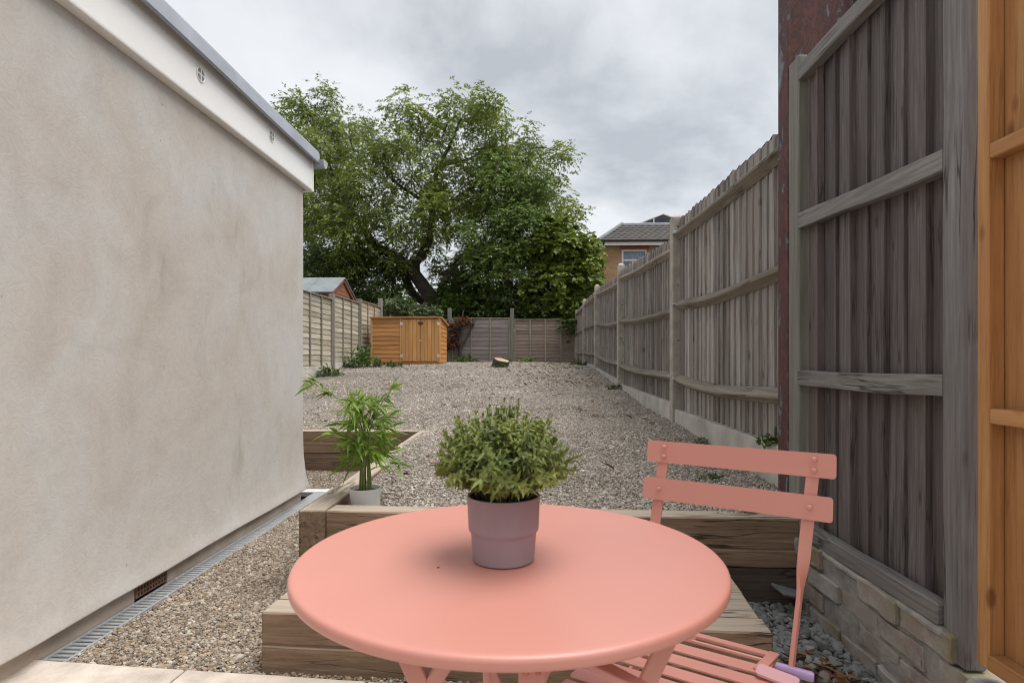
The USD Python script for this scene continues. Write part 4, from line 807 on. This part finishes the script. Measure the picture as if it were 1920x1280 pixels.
# pale slim tree in front of the walnut, right of centre
small_tree('poplar_tree', 'slim young tree with thin pale trunk and silvery leaves right of the walnut', tuple(W(955, 600, 18.3)), [[W(957, 610, 18.3), W(953, 520, 18.3), W(948, 440, 18.35), W(950, 350, 18.4)], [W(952, 520, 18.3), W(925, 450, 18.2), W(905, 400, 18.1)], [W(950, 470, 18.3), W(985, 410, 18.5), W(1000, 360, 18.6)]], [[.07, .055, .04, .018], [.03, .02, .012], [.03, .02, .012]],
           [bl(945, 360, 60, 70, 18.3, 1.1), bl(920, 450, 66, 50, 18.2, 1.2), bl(985, 440, 66, 60, 18.4, 1.2), bl(950, 500, 85, 45, 18.2, 1.1), bl(995, 365, 40, 50, 18.6, .9)], 190, 22, .32, (.075, .10), 'poplar_leaf', 'pale_bark', 62, L=.16, nl=5)
small_tree('maple_tree', 'bright green maple in front of the brick house, beside the right fence', tuple(W(1060, 640, 18)), [[W(1062, 640, 18), W(1058, 560, 18), W(1050, 490, 18.1), W(1045, 430, 18.2)], [W(1058, 560, 18), W(1090, 510, 17.9), W(1110, 470, 17.9)]], [[.06, .05, .035, .018], [.03, .02, .012]],
           [bl(1045, 460, 52, 50, 18.2, 1.1), bl(1092, 480, 34, 36, 18, .8), bl(1085, 535, 38, 42, 17.9, .8), bl(1030, 545, 56, 48, 18, 1.0), bl(1070, 590, 40, 30, 17.7, .7), bl(1105, 505, 22, 34, 18, .6)], 170, 20, .30, (.13, .15), 'maple_leaf', 'pale_bark', 63, L=.16, nl=5)
SH = 'shrubs behind the back fence'
def shrub(label, x, blobs, n, per, spread, leaf, mat, seed, Y, L=.14):
    b = W(x, 600, Y); b[2] = .85
    tr = [[b, b + [0, 0, .8], b + [.1, .1, 1.6]], [b + [0, 0, .4], b + [.4, .1, 1.2]], [b + [0, 0, .4], b + [-.4, .1, 1.2]]]
    small_tree('garden_shrub', label, tuple(b), tr, [[.05, .04, .02], [.03, .015], [.03, .015]], blobs, n, per, spread, leaf, mat, 'bark', seed, L=L, nl=4, group=SH)
shrub('dark evergreen shrub between walnut trunk and slim pale tree', 905, [bl(905, 540, 70, 55, 19.2, 1.0), bl(930, 580, 60, 30, 18.8, .8)], 90, 26, .3, (.07, .13), 'dark_leaf', 71, 19)
shrub('dark evergreen shrub hanging over the right half of the back fence', 1060, [bl(1020, 580, 70, 40, 17.7, .6), bl(1072, 606, 28, 28, 17.4, .4), bl(960, 565, 50, 40, 18.3, .7)], 100, 26, .26, (.075, .13), 'dark_leaf', 72, 17.8)
shrub('bright yellow green bush directly right of the walnut trunk', 860, [bl(858, 575, 34, 30, 18.6, .6), bl(835, 560, 26, 24, 19, .5)], 50, 20, .24, (.07, .10), 'bright_leaf', 73, 18.8)
shrub('tall dark shrub left of the walnut trunk above the neighbour shed', 690, [bl(690, 510, 75, 50, 20, 1.2), bl(620, 500, 70, 45, 19.6, 1.2), bl(730, 565, 45, 40, 19.2, .9), bl(665, 560, 60, 40, 19.4, .9)], 190, 24, .34, (.06, .13), 'dark_leaf', 74, 19.8, L=.2)
shrub('cream edged climber on top of the orange garden store fence', 770, [bl(735, 578, 28, 14, 16.9, .3), bl(790, 584, 40, 9, 16.9, .3)], 40, 16, .16, (.07, .09), 'edged_leaf', 75, 17.2, L=.08)
shrub('rust brown withered climber on the back fence beside the store', 862, [bl(860, 606, 26, 9, 16.82, .08), bl(849, 635, 8, 30, 16.82, .08)], 34, 14, .10, (.05, .07), 'rust_leaf', 76, 16.9, L=.06)
# far mass of leaves closing the view under the crowns
rb = np.random.default_rng(81)
pb = np.vstack([np.c_[rb.uniform(-13, 3.2, 15000), rb.uniform(25, 28, 15000), .5 + 3.6 * rb.random(15000) ** .8 + .8 * rb.random(15000)], np.c_[rb.uniform(-9, .6, 5000), rb.uniform(22.8, 24, 5000), .5 + 2.6 * rb.random(5000)]])
pb = pb[pb[:, 2] < 3.2 + 1.2 * meshkit.noise(pb * [.5, 0, 0], 3)]
put('hedge_backdrop', leafquads(pb, rdir(len(pb), rb) - [0, 0, .3], rdir(len(pb), rb) + [0, -.3, .8], rb.uniform(.16, .3, len(pb)), rb.uniform(.10, .18, len(pb))), 'dark_leaf', smooth=False, kind='stuff', label='dark overgrown foliage filling the gaps below the trees', category='undergrowth')

# ================================================================== PINK TABLE
TC = np.array([-.0295, .8494]); TZ = .7227
tb = thing('bistro_table', 'round coral pink metal bistro table in the foreground', 'table', (*TC, 0))
prof = [(.0, TZ), (.15, TZ), (.278, TZ), (.290, TZ - .0001), (.2948, TZ - .0005), (.2975, TZ - .0016), (.2992, TZ - .0035), (.300, TZ - .0065), (.2999, TZ - .0115), (.2993, TZ - .0140), (.298, TZ - .0152), (.2965, TZ - .0145), (.295, TZ - .010), (.290, TZ - .004), (.15, TZ - .003), (.0, TZ - .003)]
put('tabletop', mov(lathe([(max(r, 1e-4), z) for r, z in prof[::-1]], 128), (*TC, 0)), 'coral_paint', tb, smooth=40)
zc = TZ - .006
put('paint_chip', mov(lathe([(.0001, TZ - .001), (.0022, TZ - .0005), (.0018, TZ + .0007), (.0001, TZ + .001)], 7), (-.123, .785, 0)), 'bark', tb)
put('top_rail', bar((.165, .630, zc - .008), (.150, 1.07, zc - .008), .022, .010), 'coral_paint', tb)
put('top_rail', bar((-.135, .610, zc - .008), (-.190, 1.07, zc - .008), .022, .010), 'coral_paint', tb)
for a_, b_ in (((.158, .655, .706), (-.165, .675, 0)), ((.150, 1.05, .706), (-.19, 1.04, 0)), ((-.128, .597, .706), (.165, .64, 0)), ((-.19, 1.07, .706), (.13, 1.02, 0))):
    lg = put('leg', bar(a_, b_, .007, .0195, up=(1, 0, .3)), 'coral_paint', tb)
    put('foot', bar((b_[0], b_[1], .012), (b_[0] - .001, b_[1], 0), .02, .03, up=(1, 0, 0)), 'black_plastic', lg)
put('brace', bar((-.078, .592, .706), (-.112, .605, .650), .006, .016, up=(1, 0, .3)), 'coral_paint', tb)
put('brace', bar((.034, .605, .706), (.125, .615, .655), .008, .026, up=(0, 1, 0)), 'coral_paint', tb)
hp = put('hinge_plate', box(-.012, .016, .595, .599, .665, .711, .001), 'coral_paint', tb)
for x in (-.004, .008): put('bolt', mov(rot(lathe([(.0001, 0), (.003, 0), (.0026, .002), (.0001, .0022)], 10), math.pi / 2, (1, 0, 0)), (x, .595, .684)), 'coral_dark', hp)
put('cross_rod', tube([(-.155, .65, .02), (-.19, 1.02, .02)], .006), 'coral_paint', tb); put('cross_rod', tube([(.165, .62, .02), (.13, 1.0, .02)], .006), 'coral_paint', tb)
put('latch_rod', tube([(-.045, .605, .706), (-.044, .607, .65)], .004), 'coral_paint', tb)

# ================================================================== PINK CHAIR (local: x along the back, y backwards)
ch = thing('folding_chair', 'coral pink slatted folding metal chair pushed behind the right side of the table', 'chair', (.365, 1.102, 0), -.553, local=True)
def rrect(w, h, r): return sbox(-w/2 + r, -h/2 + r, w/2 - r, h/2 - r).buffer(r, quad_segs=5)
def slatmesh(w, h, t, c, tilt):
    v, f = extrude(rrect(w, h, .006), t); v = np.stack([v[:, 0], -v[:, 2] + t / 2, v[:, 1]], 1); f = f[:, ::1]
    v, f = subdiv((v, f), .05); v[:, 1] += .012 * (v[:, 0] / (w / 2)) ** 2 * -1 + .012
    return mov(rot((v, f), tilt, (1, 0, 0)), c)
UP = [(.058, .812, 2), (.043, .738, 1)]
for yy, zz, nr in UP:
    s_ = put('back_slat', slatmesh(.346, .0435, .004, (-.004 if nr == 1 else 0, yy - .006, zz), -.16), 'coral_paint', ch, smooth=35)
    for sx in (-1, 1):
        for dz in ((.0095, -.0095) if nr == 2 else (0,)):
            put('rivet', mov(rot(lathe([(.0050, 0), (.0050, .0006), (.0040, .0020), (.0022, .0028), (.0001, .0030)], 14), math.pi / 2, (1, 0, 0)), (sx * .138 - (.006 if nr == 1 else 0), yy - .0075 - dz * -.16, zz + dz)), 'coral_paint', s_, smooth=50)
for sx in (-1, 1):
    S = []
    for z in np.r_[np.linspace(.828, .69, 6), np.linspace(.68, .58, 18), np.linspace(.565, .0, 16)]:
        tw_ = np.clip((.68 - z) / .10, 0, 1); tw_ = tw_ * tw_ * (3 - 2 * tw_); a_ = tw_ * math.pi / 2 * .93
        y = np.interp(z, [0, .46, .60, .83], [-.24, -.005, .026, .062]); x = sx * .138 - .03 * np.clip((.83 - z) / .37, 0, 1) 
        w, t = np.interp(tw_, [0, 1], [.021, .018]), np.interp(tw_, [0, 1], [.005, .007])
        q = [(-w/2, -t/2), (w/2, -t/2), (w/2, t/2), (-w/2, t/2)]
        S.append([(x + p_ * math.cos(a_) - q_ * math.sin(a_), y + p_ * math.sin(a_) + q_ * math.cos(a_), z) for p_, q_ in q])
    put('upright', loft(S[::-1]), 'coral_paint', ch, smooth=55)
    x = sx * .115 - .03
    put('rear_leg', bar((x, -.30, .44), (x, .20, 0), .007, .018, up=(1, 0, 0)), 'coral_paint', ch)
    put('seat_rail', bar((x * 1.0 + sx * -.012, .045, .446), (x + sx * -.012, -.32, .446), .006, .020, up=(0, 0, 1)), 'coral_paint', ch)
for k, y in enumerate((-.028, -.074, -.120, -.166, -.212, -.258, -.304)):
    v, f = extrude(rrect(.300, .032, .004), .003); put('seat_slat', mov((v, f), (-.058, y, .456)), 'coral_paint', ch, smooth=30)
put('rear_bar', bar((-.21, .056, .452), (.075, .050, .452), .016, .006), 'coral_paint', ch)
put('rod', tube([(-.21, .026, .452), (.07, .022, .452)], .0038, 8), 'coral_paint', ch)
put('link_plate', bar((.072, .052, .457), (.060, -.036, .4605), .018, .003), 'coral_paint', ch)
put('cross_rod', tube([(-.15, -.23, .02), (.09, -.23, .02)], .005), 'coral_paint', ch); put('cross_rod', tube([(-.15, .19, .02), (.09, .19, .02)], .005), 'coral_paint', ch)
put('hinge_guard', tube([(.084, -.012, .463), (.086, -.012, .463), (.142, -.014, .463), (.145, -.014, .463)], [.006, .0085, .0085, .006], 16), 'lilac_plastic', ch, smooth=40, label='translucent lilac plastic sleeve on the hinge')
v, f = extrude(rrect(.066, .038, .008), .004); put('plastic_tag', rot(mov((v, f), (.092, -.046, .462)), .12, (0, 1, 0), (.09, 0, .46)), 'lilac_tag', ch, label='pinkish lilac flat tab at the seat corner')

# ================================================================== POTTED PLANTS
PC = (-.037, .821)
pp = thing('potted_herb', 'bushy artificial herb plant in a mauve pot standing on the pink table', 'potted plant', (*PC, TZ))
z0 = TZ + .0008
prof = [(.0001, z0), (.0425, z0), (.0445, z0 + .001), (.0455, z0 + .003), (.0480, z0 + .0395), (.0488, z0 + .0425), (.0510, z0 + .0450), (.0517, z0 + .0475), (.0535, z0 + .0940), (.0533, z0 + .0955), (.0520, z0 + .0960), (.0507, z0 + .0950), (.0500, z0 + .082), (.0001, z0 + .082)]
prof = [(r_ * .945, z0 + (z_ - z0) * .935) for r_, z_ in prof]
put('pot', mov(lathe(prof, 72), (*PC, 0)), 'mauve_ceramic', pp, smooth=35)
put('soil', rough(mov(lathe([(.0001, z0 + .0770), (.0468, z0 + .0770), (.0468, z0 + .0805), (.03, z0 + .083), (.0001, z0 + .0835)], 36), (*PC, 0)), .0015, 90, 3), 'soil', pp)
rh = np.random.default_rng(91); stems = []; lv = []; lf_ = []; n0 = 0
base = np.array([*PC, z0 + .080])
for i in range(330):
    u = rh.random() ** .62; el = math.radians(13 + 77 * (1 - u)); az = rh.random() * 6.283
    R = .104 * (1 - .10 * rh.random()) * (1.0 if rh.random() < .9 else 1.13)
    d = np.array([math.cos(el) * math.cos(az) * .98, math.cos(el) * math.sin(az) * .98, math.sin(el) * 1.14 + .12])
    b = base + np.array([math.cos(az), math.sin(az), 0]) * .036 * rh.random() ** .5 * (.35 + .65 * math.cos(el))
    tip = base + d * R; L = np.linalg.norm(tip - b)
    if rh.random() < .35: tip = b + (tip - b) * rh.uniform(.55, .9)
    c = np.array([b + (tip - b) * t + np.array([0, 0, .012]) * math.sin(math.pi * t) * u + rh.normal(0, .0015, 3) for t in np.linspace(0, 1, 6)]); c[0] = b
    if i % 2 == 0: stems.append(tube(c, np.linspace(.0011, .0007, 6), 4))
    nl = 19; T_, N_, B_ = frames(c)
    for k in range(nl):
        t = .30 + .70 * (k / (nl - 1)); j = t * 5; j0 = min(int(j), 4); p_ = c[j0] + (c[j0 + 1] - c[j0]) * (j - j0)
        ph = k * 2.4 + rh.normal(0, .25); out = math.cos(ph) * N_[j0] + math.sin(ph) * B_[j0]; ax = T_[j0]
        l = rh.uniform(.014, .023) * (.6 if k > nl - 4 else 1.0); w = rh.uniform(.0042, .0062)
        d1 = out * .75 + ax * (.75 if k < nl - 4 else 1.6); d1 /= np.linalg.norm(d1); d2 = out * 1.0 + ax * .15 + np.array([0, 0, -.25]); d2 /= np.linalg.norm(d2)
        s_ = np.cross(d1, ax); s_ /= np.linalg.norm(s_) + 1e-9
        m_ = p_ + d1 * l * .55; e_ = m_ + d2 * l * .5; nn = np.cross(s_, d1)
        lv += [p_ - s_ * w * .2, p_ + s_ * w * .2, m_ - s_ * w / 2 + nn * w * .18, m_ + s_ * w / 2 + nn * w * .18, m_, e_]
        lf_ += [(n0, n0 + 4, n0 + 2), (n0, n0 + 1, n0 + 4), (n0 + 1, n0 + 3, n0 + 4), (n0 + 2, n0 + 4, n0 + 5), (n0 + 4, n0 + 3, n0 + 5)]; n0 += 6
put('stems', cat(stems), 'twig', pp); put('foliage', (np.array(lv), np.array(lf_)), 'herb_leaf', pp, smooth=True)

BC = np.array([-.775, 2.75]); zb = .272
bp = thing('potted_bamboo', 'green artificial bamboo in a small white pot inside the sleeper corner', 'potted plant', (*BC, zb))
prof = [(.0001, zb), (.058, zb), (.0605, zb + .003), (.0735, zb + .128), (.0732, zb + .131), (.0705, zb + .130), (.066, zb + .10), (.0001, zb + .10)]
put('pot', mov(lathe(prof, 56), (*BC, 0)), 'white_pot', bp, smooth=35)
put('soil', rough(mov(lathe([(.0001, zb + .101), (.066, zb + .101), (.0675, zb + .112), (.0001, zb + .114)], 30), (*BC, 0)), .002, 60, 4), 'soil', bp)
rb2 = np.random.default_rng(95); nleaf = 0
def bleaf(p, d, n, L, Wd, droop):
    d = d / np.linalg.norm(d); s = np.cross(d, n); s /= np.linalg.norm(s) + 1e-9; u = np.cross(s, d); V = []
    for t, w in ((0, .12), (.28, .95), (.6, .75)):
        c = p + d * L * t + np.array([0, 0, -1]) * droop * L * t * t; V += [c - s * Wd * w / 2 + u * Wd * .12, c - u * Wd * .05, c + s * Wd * w / 2 + u * Wd * .12]
    V.append(p + d * L + np.array([0, 0, -1]) * droop * L)
    F = []
    for r_ in (0, 3): F += [(r_, r_ + 1, r_ + 4), (r_, r_ + 4, r_ + 3), (r_ + 1, r_ + 2, r_ + 5), (r_ + 1, r_ + 5, r_ + 4)]
    F += [(6, 7, 9), (7, 8, 9)]
    return np.array(V), np.array(F)
canes = []
for i in range(9):
    az = i * 2.399; r0 = .008 + .030 * rb2.random(); b = np.array([BC[0] + r0 * math.cos(az), BC[1] + r0 * math.sin(az), zb + .108])
    top = np.array([BC[0] + rb2.normal(0, .11), BC[1] + rb2.normal(0, .09), zb + rb2.uniform(.42, .60)])
    if i == 0: top = np.array([BC[0] - .20, BC[1] + .02, zb + .60])
    if i == 1: top = np.array([BC[0] + .13, BC[1] + .05, zb + .62])
    if i == 2: top = np.array([BC[0] + .06, BC[1] - .05, zb + .56])
    c = smoothpath([b, b * .6 + top * .4 + [0, 0, .06] - np.array([*(top - b)[:2] * .22, 0]), top], 12); canes.append(c)
    put('stem', tube(c, np.linspace(.0046, .0013, 12), 7), 'bamboo_stem', bp, smooth=60)
fans = []
for c in canes:
    for t in np.r_[rb2.uniform(.30, .97, 9), 1.0]:
        k = min(int(t * 11), 10); p_ = c[k]; az = rb2.random() * 6.283; d = np.array([math.cos(az), math.sin(az), rb2.uniform(-.1, .75)]); l = rb2.uniform(.05, .17) * (1.25 - .5 * t)
        if t == 1.0: d = (c[-1] - c[-3]); d /= np.linalg.norm(d); l = .02
        fans.append((p_, p_ + d * l))
fans.append((canes[2][5], BC.tolist() and np.array([BC[0] + .17, BC[1] - .02, zb + .235]))); fans.append((canes[5][4], np.array([BC[0] + .12, BC[1] - .05, zb + .20]))); fans.append((canes[0][11], np.array([BC[0] - .255, BC[1] + .03, zb + .635])))
tw2 = []; bleaves = []
for a_, b_ in fans:
    tw2.append(tube(smoothpath([a_, (a_ + b_) / 2 + [0, 0, .008], b_], 5), [.0014, .0012, .0011, .001, .0009], 4)); ax = (b_ - a_); ax[2] *= .6; ax /= np.linalg.norm(ax) + 1e-9
    for k in range(rb2.integers(5, 7)):
        d = ax + rb2.normal(0, .6, 3) + [0, 0, .05]; q = a_ + (b_ - a_) * rb2.uniform(.45, 1)
        bleaves.append(bleaf(q, d, np.array([0, 0, 1.0]) + rb2.normal(0, .5, 3), rb2.uniform(.055, .10), rb2.uniform(.012, .019), rb2.uniform(.1, .5)))
put('twigs', cat(tw2), 'bamboo_stem', bp)
bleaves.sort(key=lambda m: m[0][:, 1].mean())          # the leaves that show largest are parts, the rest one mass
for m in bleaves[:290]: put('leaf', m, 'bamboo_leaf', bp, smooth=True)
put('foliage', cat(bleaves[290:]), 'bamboo_leaf', bp, smooth=True, kind='stuff')

# ================================================================== SMALL THINGS ON THE GRAVEL
st = thing('log_stump', 'short sawn log lying tilted on the gravel near the back fence', 'log', (-.62, 12.2, .87))
a = np.linspace(0, 2 * math.pi, 25)[:-1]; rr = .115 * (1 + .12 * np.sin(2 * a + 1) + .07 * np.sin(5 * a))
S = [[(r_ * s__ * math.cos(t) * 1.35, r_ * s__ * math.sin(t), z) for r_, t in zip(rr, a)] for z, s__ in ((-.10, 1.15), (0, 1.02), (.10, 1.0), (.125, .97))]
TL = lambda m: mov(rot(rot(m, .42, (1, .55, 0)), .3), (-.62, 12.2, .885))
put('bark_side', TL(rough(subdiv(loft(S), .05), .012, 14, 3)), 'bark', st)
put('sawn_face', TL(loft([[(r_ * .93 * math.cos(t) * 1.35, r_ * .93 * math.sin(t), z) for r_, t in zip(rr, a)] for z in (.124, .134)])), 'cut_wood', st)
rw = np.random.default_rng(99)
def weed(label, x, y, w, h, n, leafL, mat='weed_leaf', z=None):
    zz = float(upper(x, y)) if z is None else z; T = thing('weed', label, 'weed', (x, y, zz), group='weeds along the gravel edges')
    az = rw.random(n) * 6.283; r_ = rw.random(n) ** .6 * w; hh = h * (1 - (r_ / w) ** 1.5 * .75) * rw.uniform(.35, 1, n)
    tips = np.stack([x + r_ * np.cos(az), y + r_ * np.sin(az), zz + hh], 1); b = np.stack([x + .35 * r_ * np.cos(az), y + .35 * r_ * np.sin(az), np.full(n, zz - .01)], 1)
    put('stems', cat([tube([p_, (p_ + q_) / 2 + [0, 0, .1 * h], q_], .003 if h > .15 else .0012, 3) for p_, q_ in zip(b[:60], tips[:60])]), 'bamboo_stem', T)
    k = 4; P = np.repeat(tips, k, 0); d = rdir(len(P), rw) * [1, 1, .5] + [0, 0, .1]; P = P - np.r_[[0, 0, 1]] * (rw.random(len(P)) * h * .4)[:, None]
    put('leaves', leafquads(P, d, rdir(len(P), rw) * .6 + [0, 0, 1], leafL * rw.uniform(.6, 1.2, len(P)), leafL * .5 * rw.uniform(.7, 1.2, len(P))), mat, T, smooth=False)
weed('large green weed clump spilling from the lap fence beside the orange store', -3.52, 12.3, .42, .62, 150, .10)
weed('low weed tuft at the foot of the first visible lap fence post', -3.66, 10.6, .28, .26, 60, .08)
weed('flat green sprig on gravel in front of the orange store', -2.95, 12.4, .30, .12, 50, .08)
weed('weed patch at the back fence just right of the orange store', -1.85, 16.7, .40, .26, 80, .10)
weed('pale weed tuft at the back fence left of its middle post', -.75, 16.75, .22, .20, 50, .09)
weed('dark weed tuft at the back fence right of its middle post', -.08, 16.75, .26, .2, 50, .09, 'ash_leaf')
weed('small weed growing against the sawn log', -.56, 11.98, .14, .12, 40, .06)
weed('tiny seedling at the foot of the near gravel board', 1.085, 3.75, .05, .06, 16, .028)
weed('tiny green weed on gravel behind the chair back', .93, 3.05, .07, .035, 34, .02)
weed('small broad leaved plant on top of the gravel board by the rusty column', 1.112, 2.78, .05, .05, 9, .05, 'bright_leaf', z=.612)
weed('little weed at the base of the second concrete post', 1.09, 7.55, .10, .10, 24, .05)
weed('green tuft at the far end of the right fence', 1.08, 13.2, .22, .14, 50, .07)
# dead leaves and twigs
lit = np.vstack([np.c_[rw.normal(.45, .55, 260), rw.uniform(7.5, 14.5, 260)], np.c_[rw.uniform(-3.2, 1.1, 220), rw.uniform(5.6, 15, 220)]]); lit = np.vstack([lit, np.c_[rw.uniform(-.8, 1.05, 26), rw.uniform(3.0, 5.6, 26)]]); lit = lit[(lit[:, 0] < 1.12) & (lit[:, 0] > -3.7)]
lit2 = np.c_[rw.normal(.93, .07, 150), rw.uniform(1.62, 2.0, 150)]; lit2 = lit2[(lit2[:, 0] > .74) & (lit2[:, 0] < 1.06)]
def leaf_protos(path):
    UsdGeom.Scope.Define(stage, path); out = []
    for k in range(6):
        r_ = np.random.default_rng(k); m = bleaf(np.array([0, 0, 0.]), np.array([1., 0, .2 * r_.normal()]), np.array([0, .3 * r_.normal(), 1.]), .05, .026, .3 * r_.normal())
        v = m[0] @ trimesh.transformations.euler_matrix(r_.normal() * .4, r_.normal() * .4, r_.random() * 6.28)[:3, :3].T
        out.append(usdkit.mesh(stage, f'{path}/leaf_{k:03d}', (v, m[1]), '/World/Looks/dead_leaf').GetPath())
    return out
def dead(name, label, P, s):
    pi = UsdGeom.PointInstancer.Define(stage, '/World/' + name)
    for t in leaf_protos(f'/World/{name}/pieces'): pi.CreatePrototypesRel().AddTarget(t)
    pi.CreateProtoIndicesAttr(Vt.IntArray.FromNumpy(rw.integers(0, 6, len(P)).astype(np.int32))); pi.CreatePositionsAttr(Vt.Vec3fArray.FromNumpy(P.astype(np.float32)))
    pi.CreateScalesAttr(Vt.Vec3fArray.FromNumpy(np.repeat(rw.uniform(.7, 1.4, len(P))[:, None] * s, 3, 1).astype(np.float32))); setcd(pi.GetPrim(), label, 'dead leaves', kind='stuff')
dead('leaf_litter', 'brown dead leaves scattered over the far gravel', np.c_[lit, upper(lit[:, 0], lit[:, 1]) + .014], 1.2)
dead('leaf_debris', 'brown leaf debris between slate chippings and brick wall', np.c_[lit2, .012 + .02 * rw.random(len(lit2))], .7)
sl = thing('slate_shard', 'flat grey slate shard wedged by the dark lower sleeper', 'slate shard', (1.02, 2.33, .1))
put('shard', rot(rough(subdiv(box(.97, 1.07, 2.30, 2.40, .085, .095, .002), .03), .006, 20, 2), .25, (0, 1, .3), (1.02, 2.34, .09)), 'slate_stone', sl)
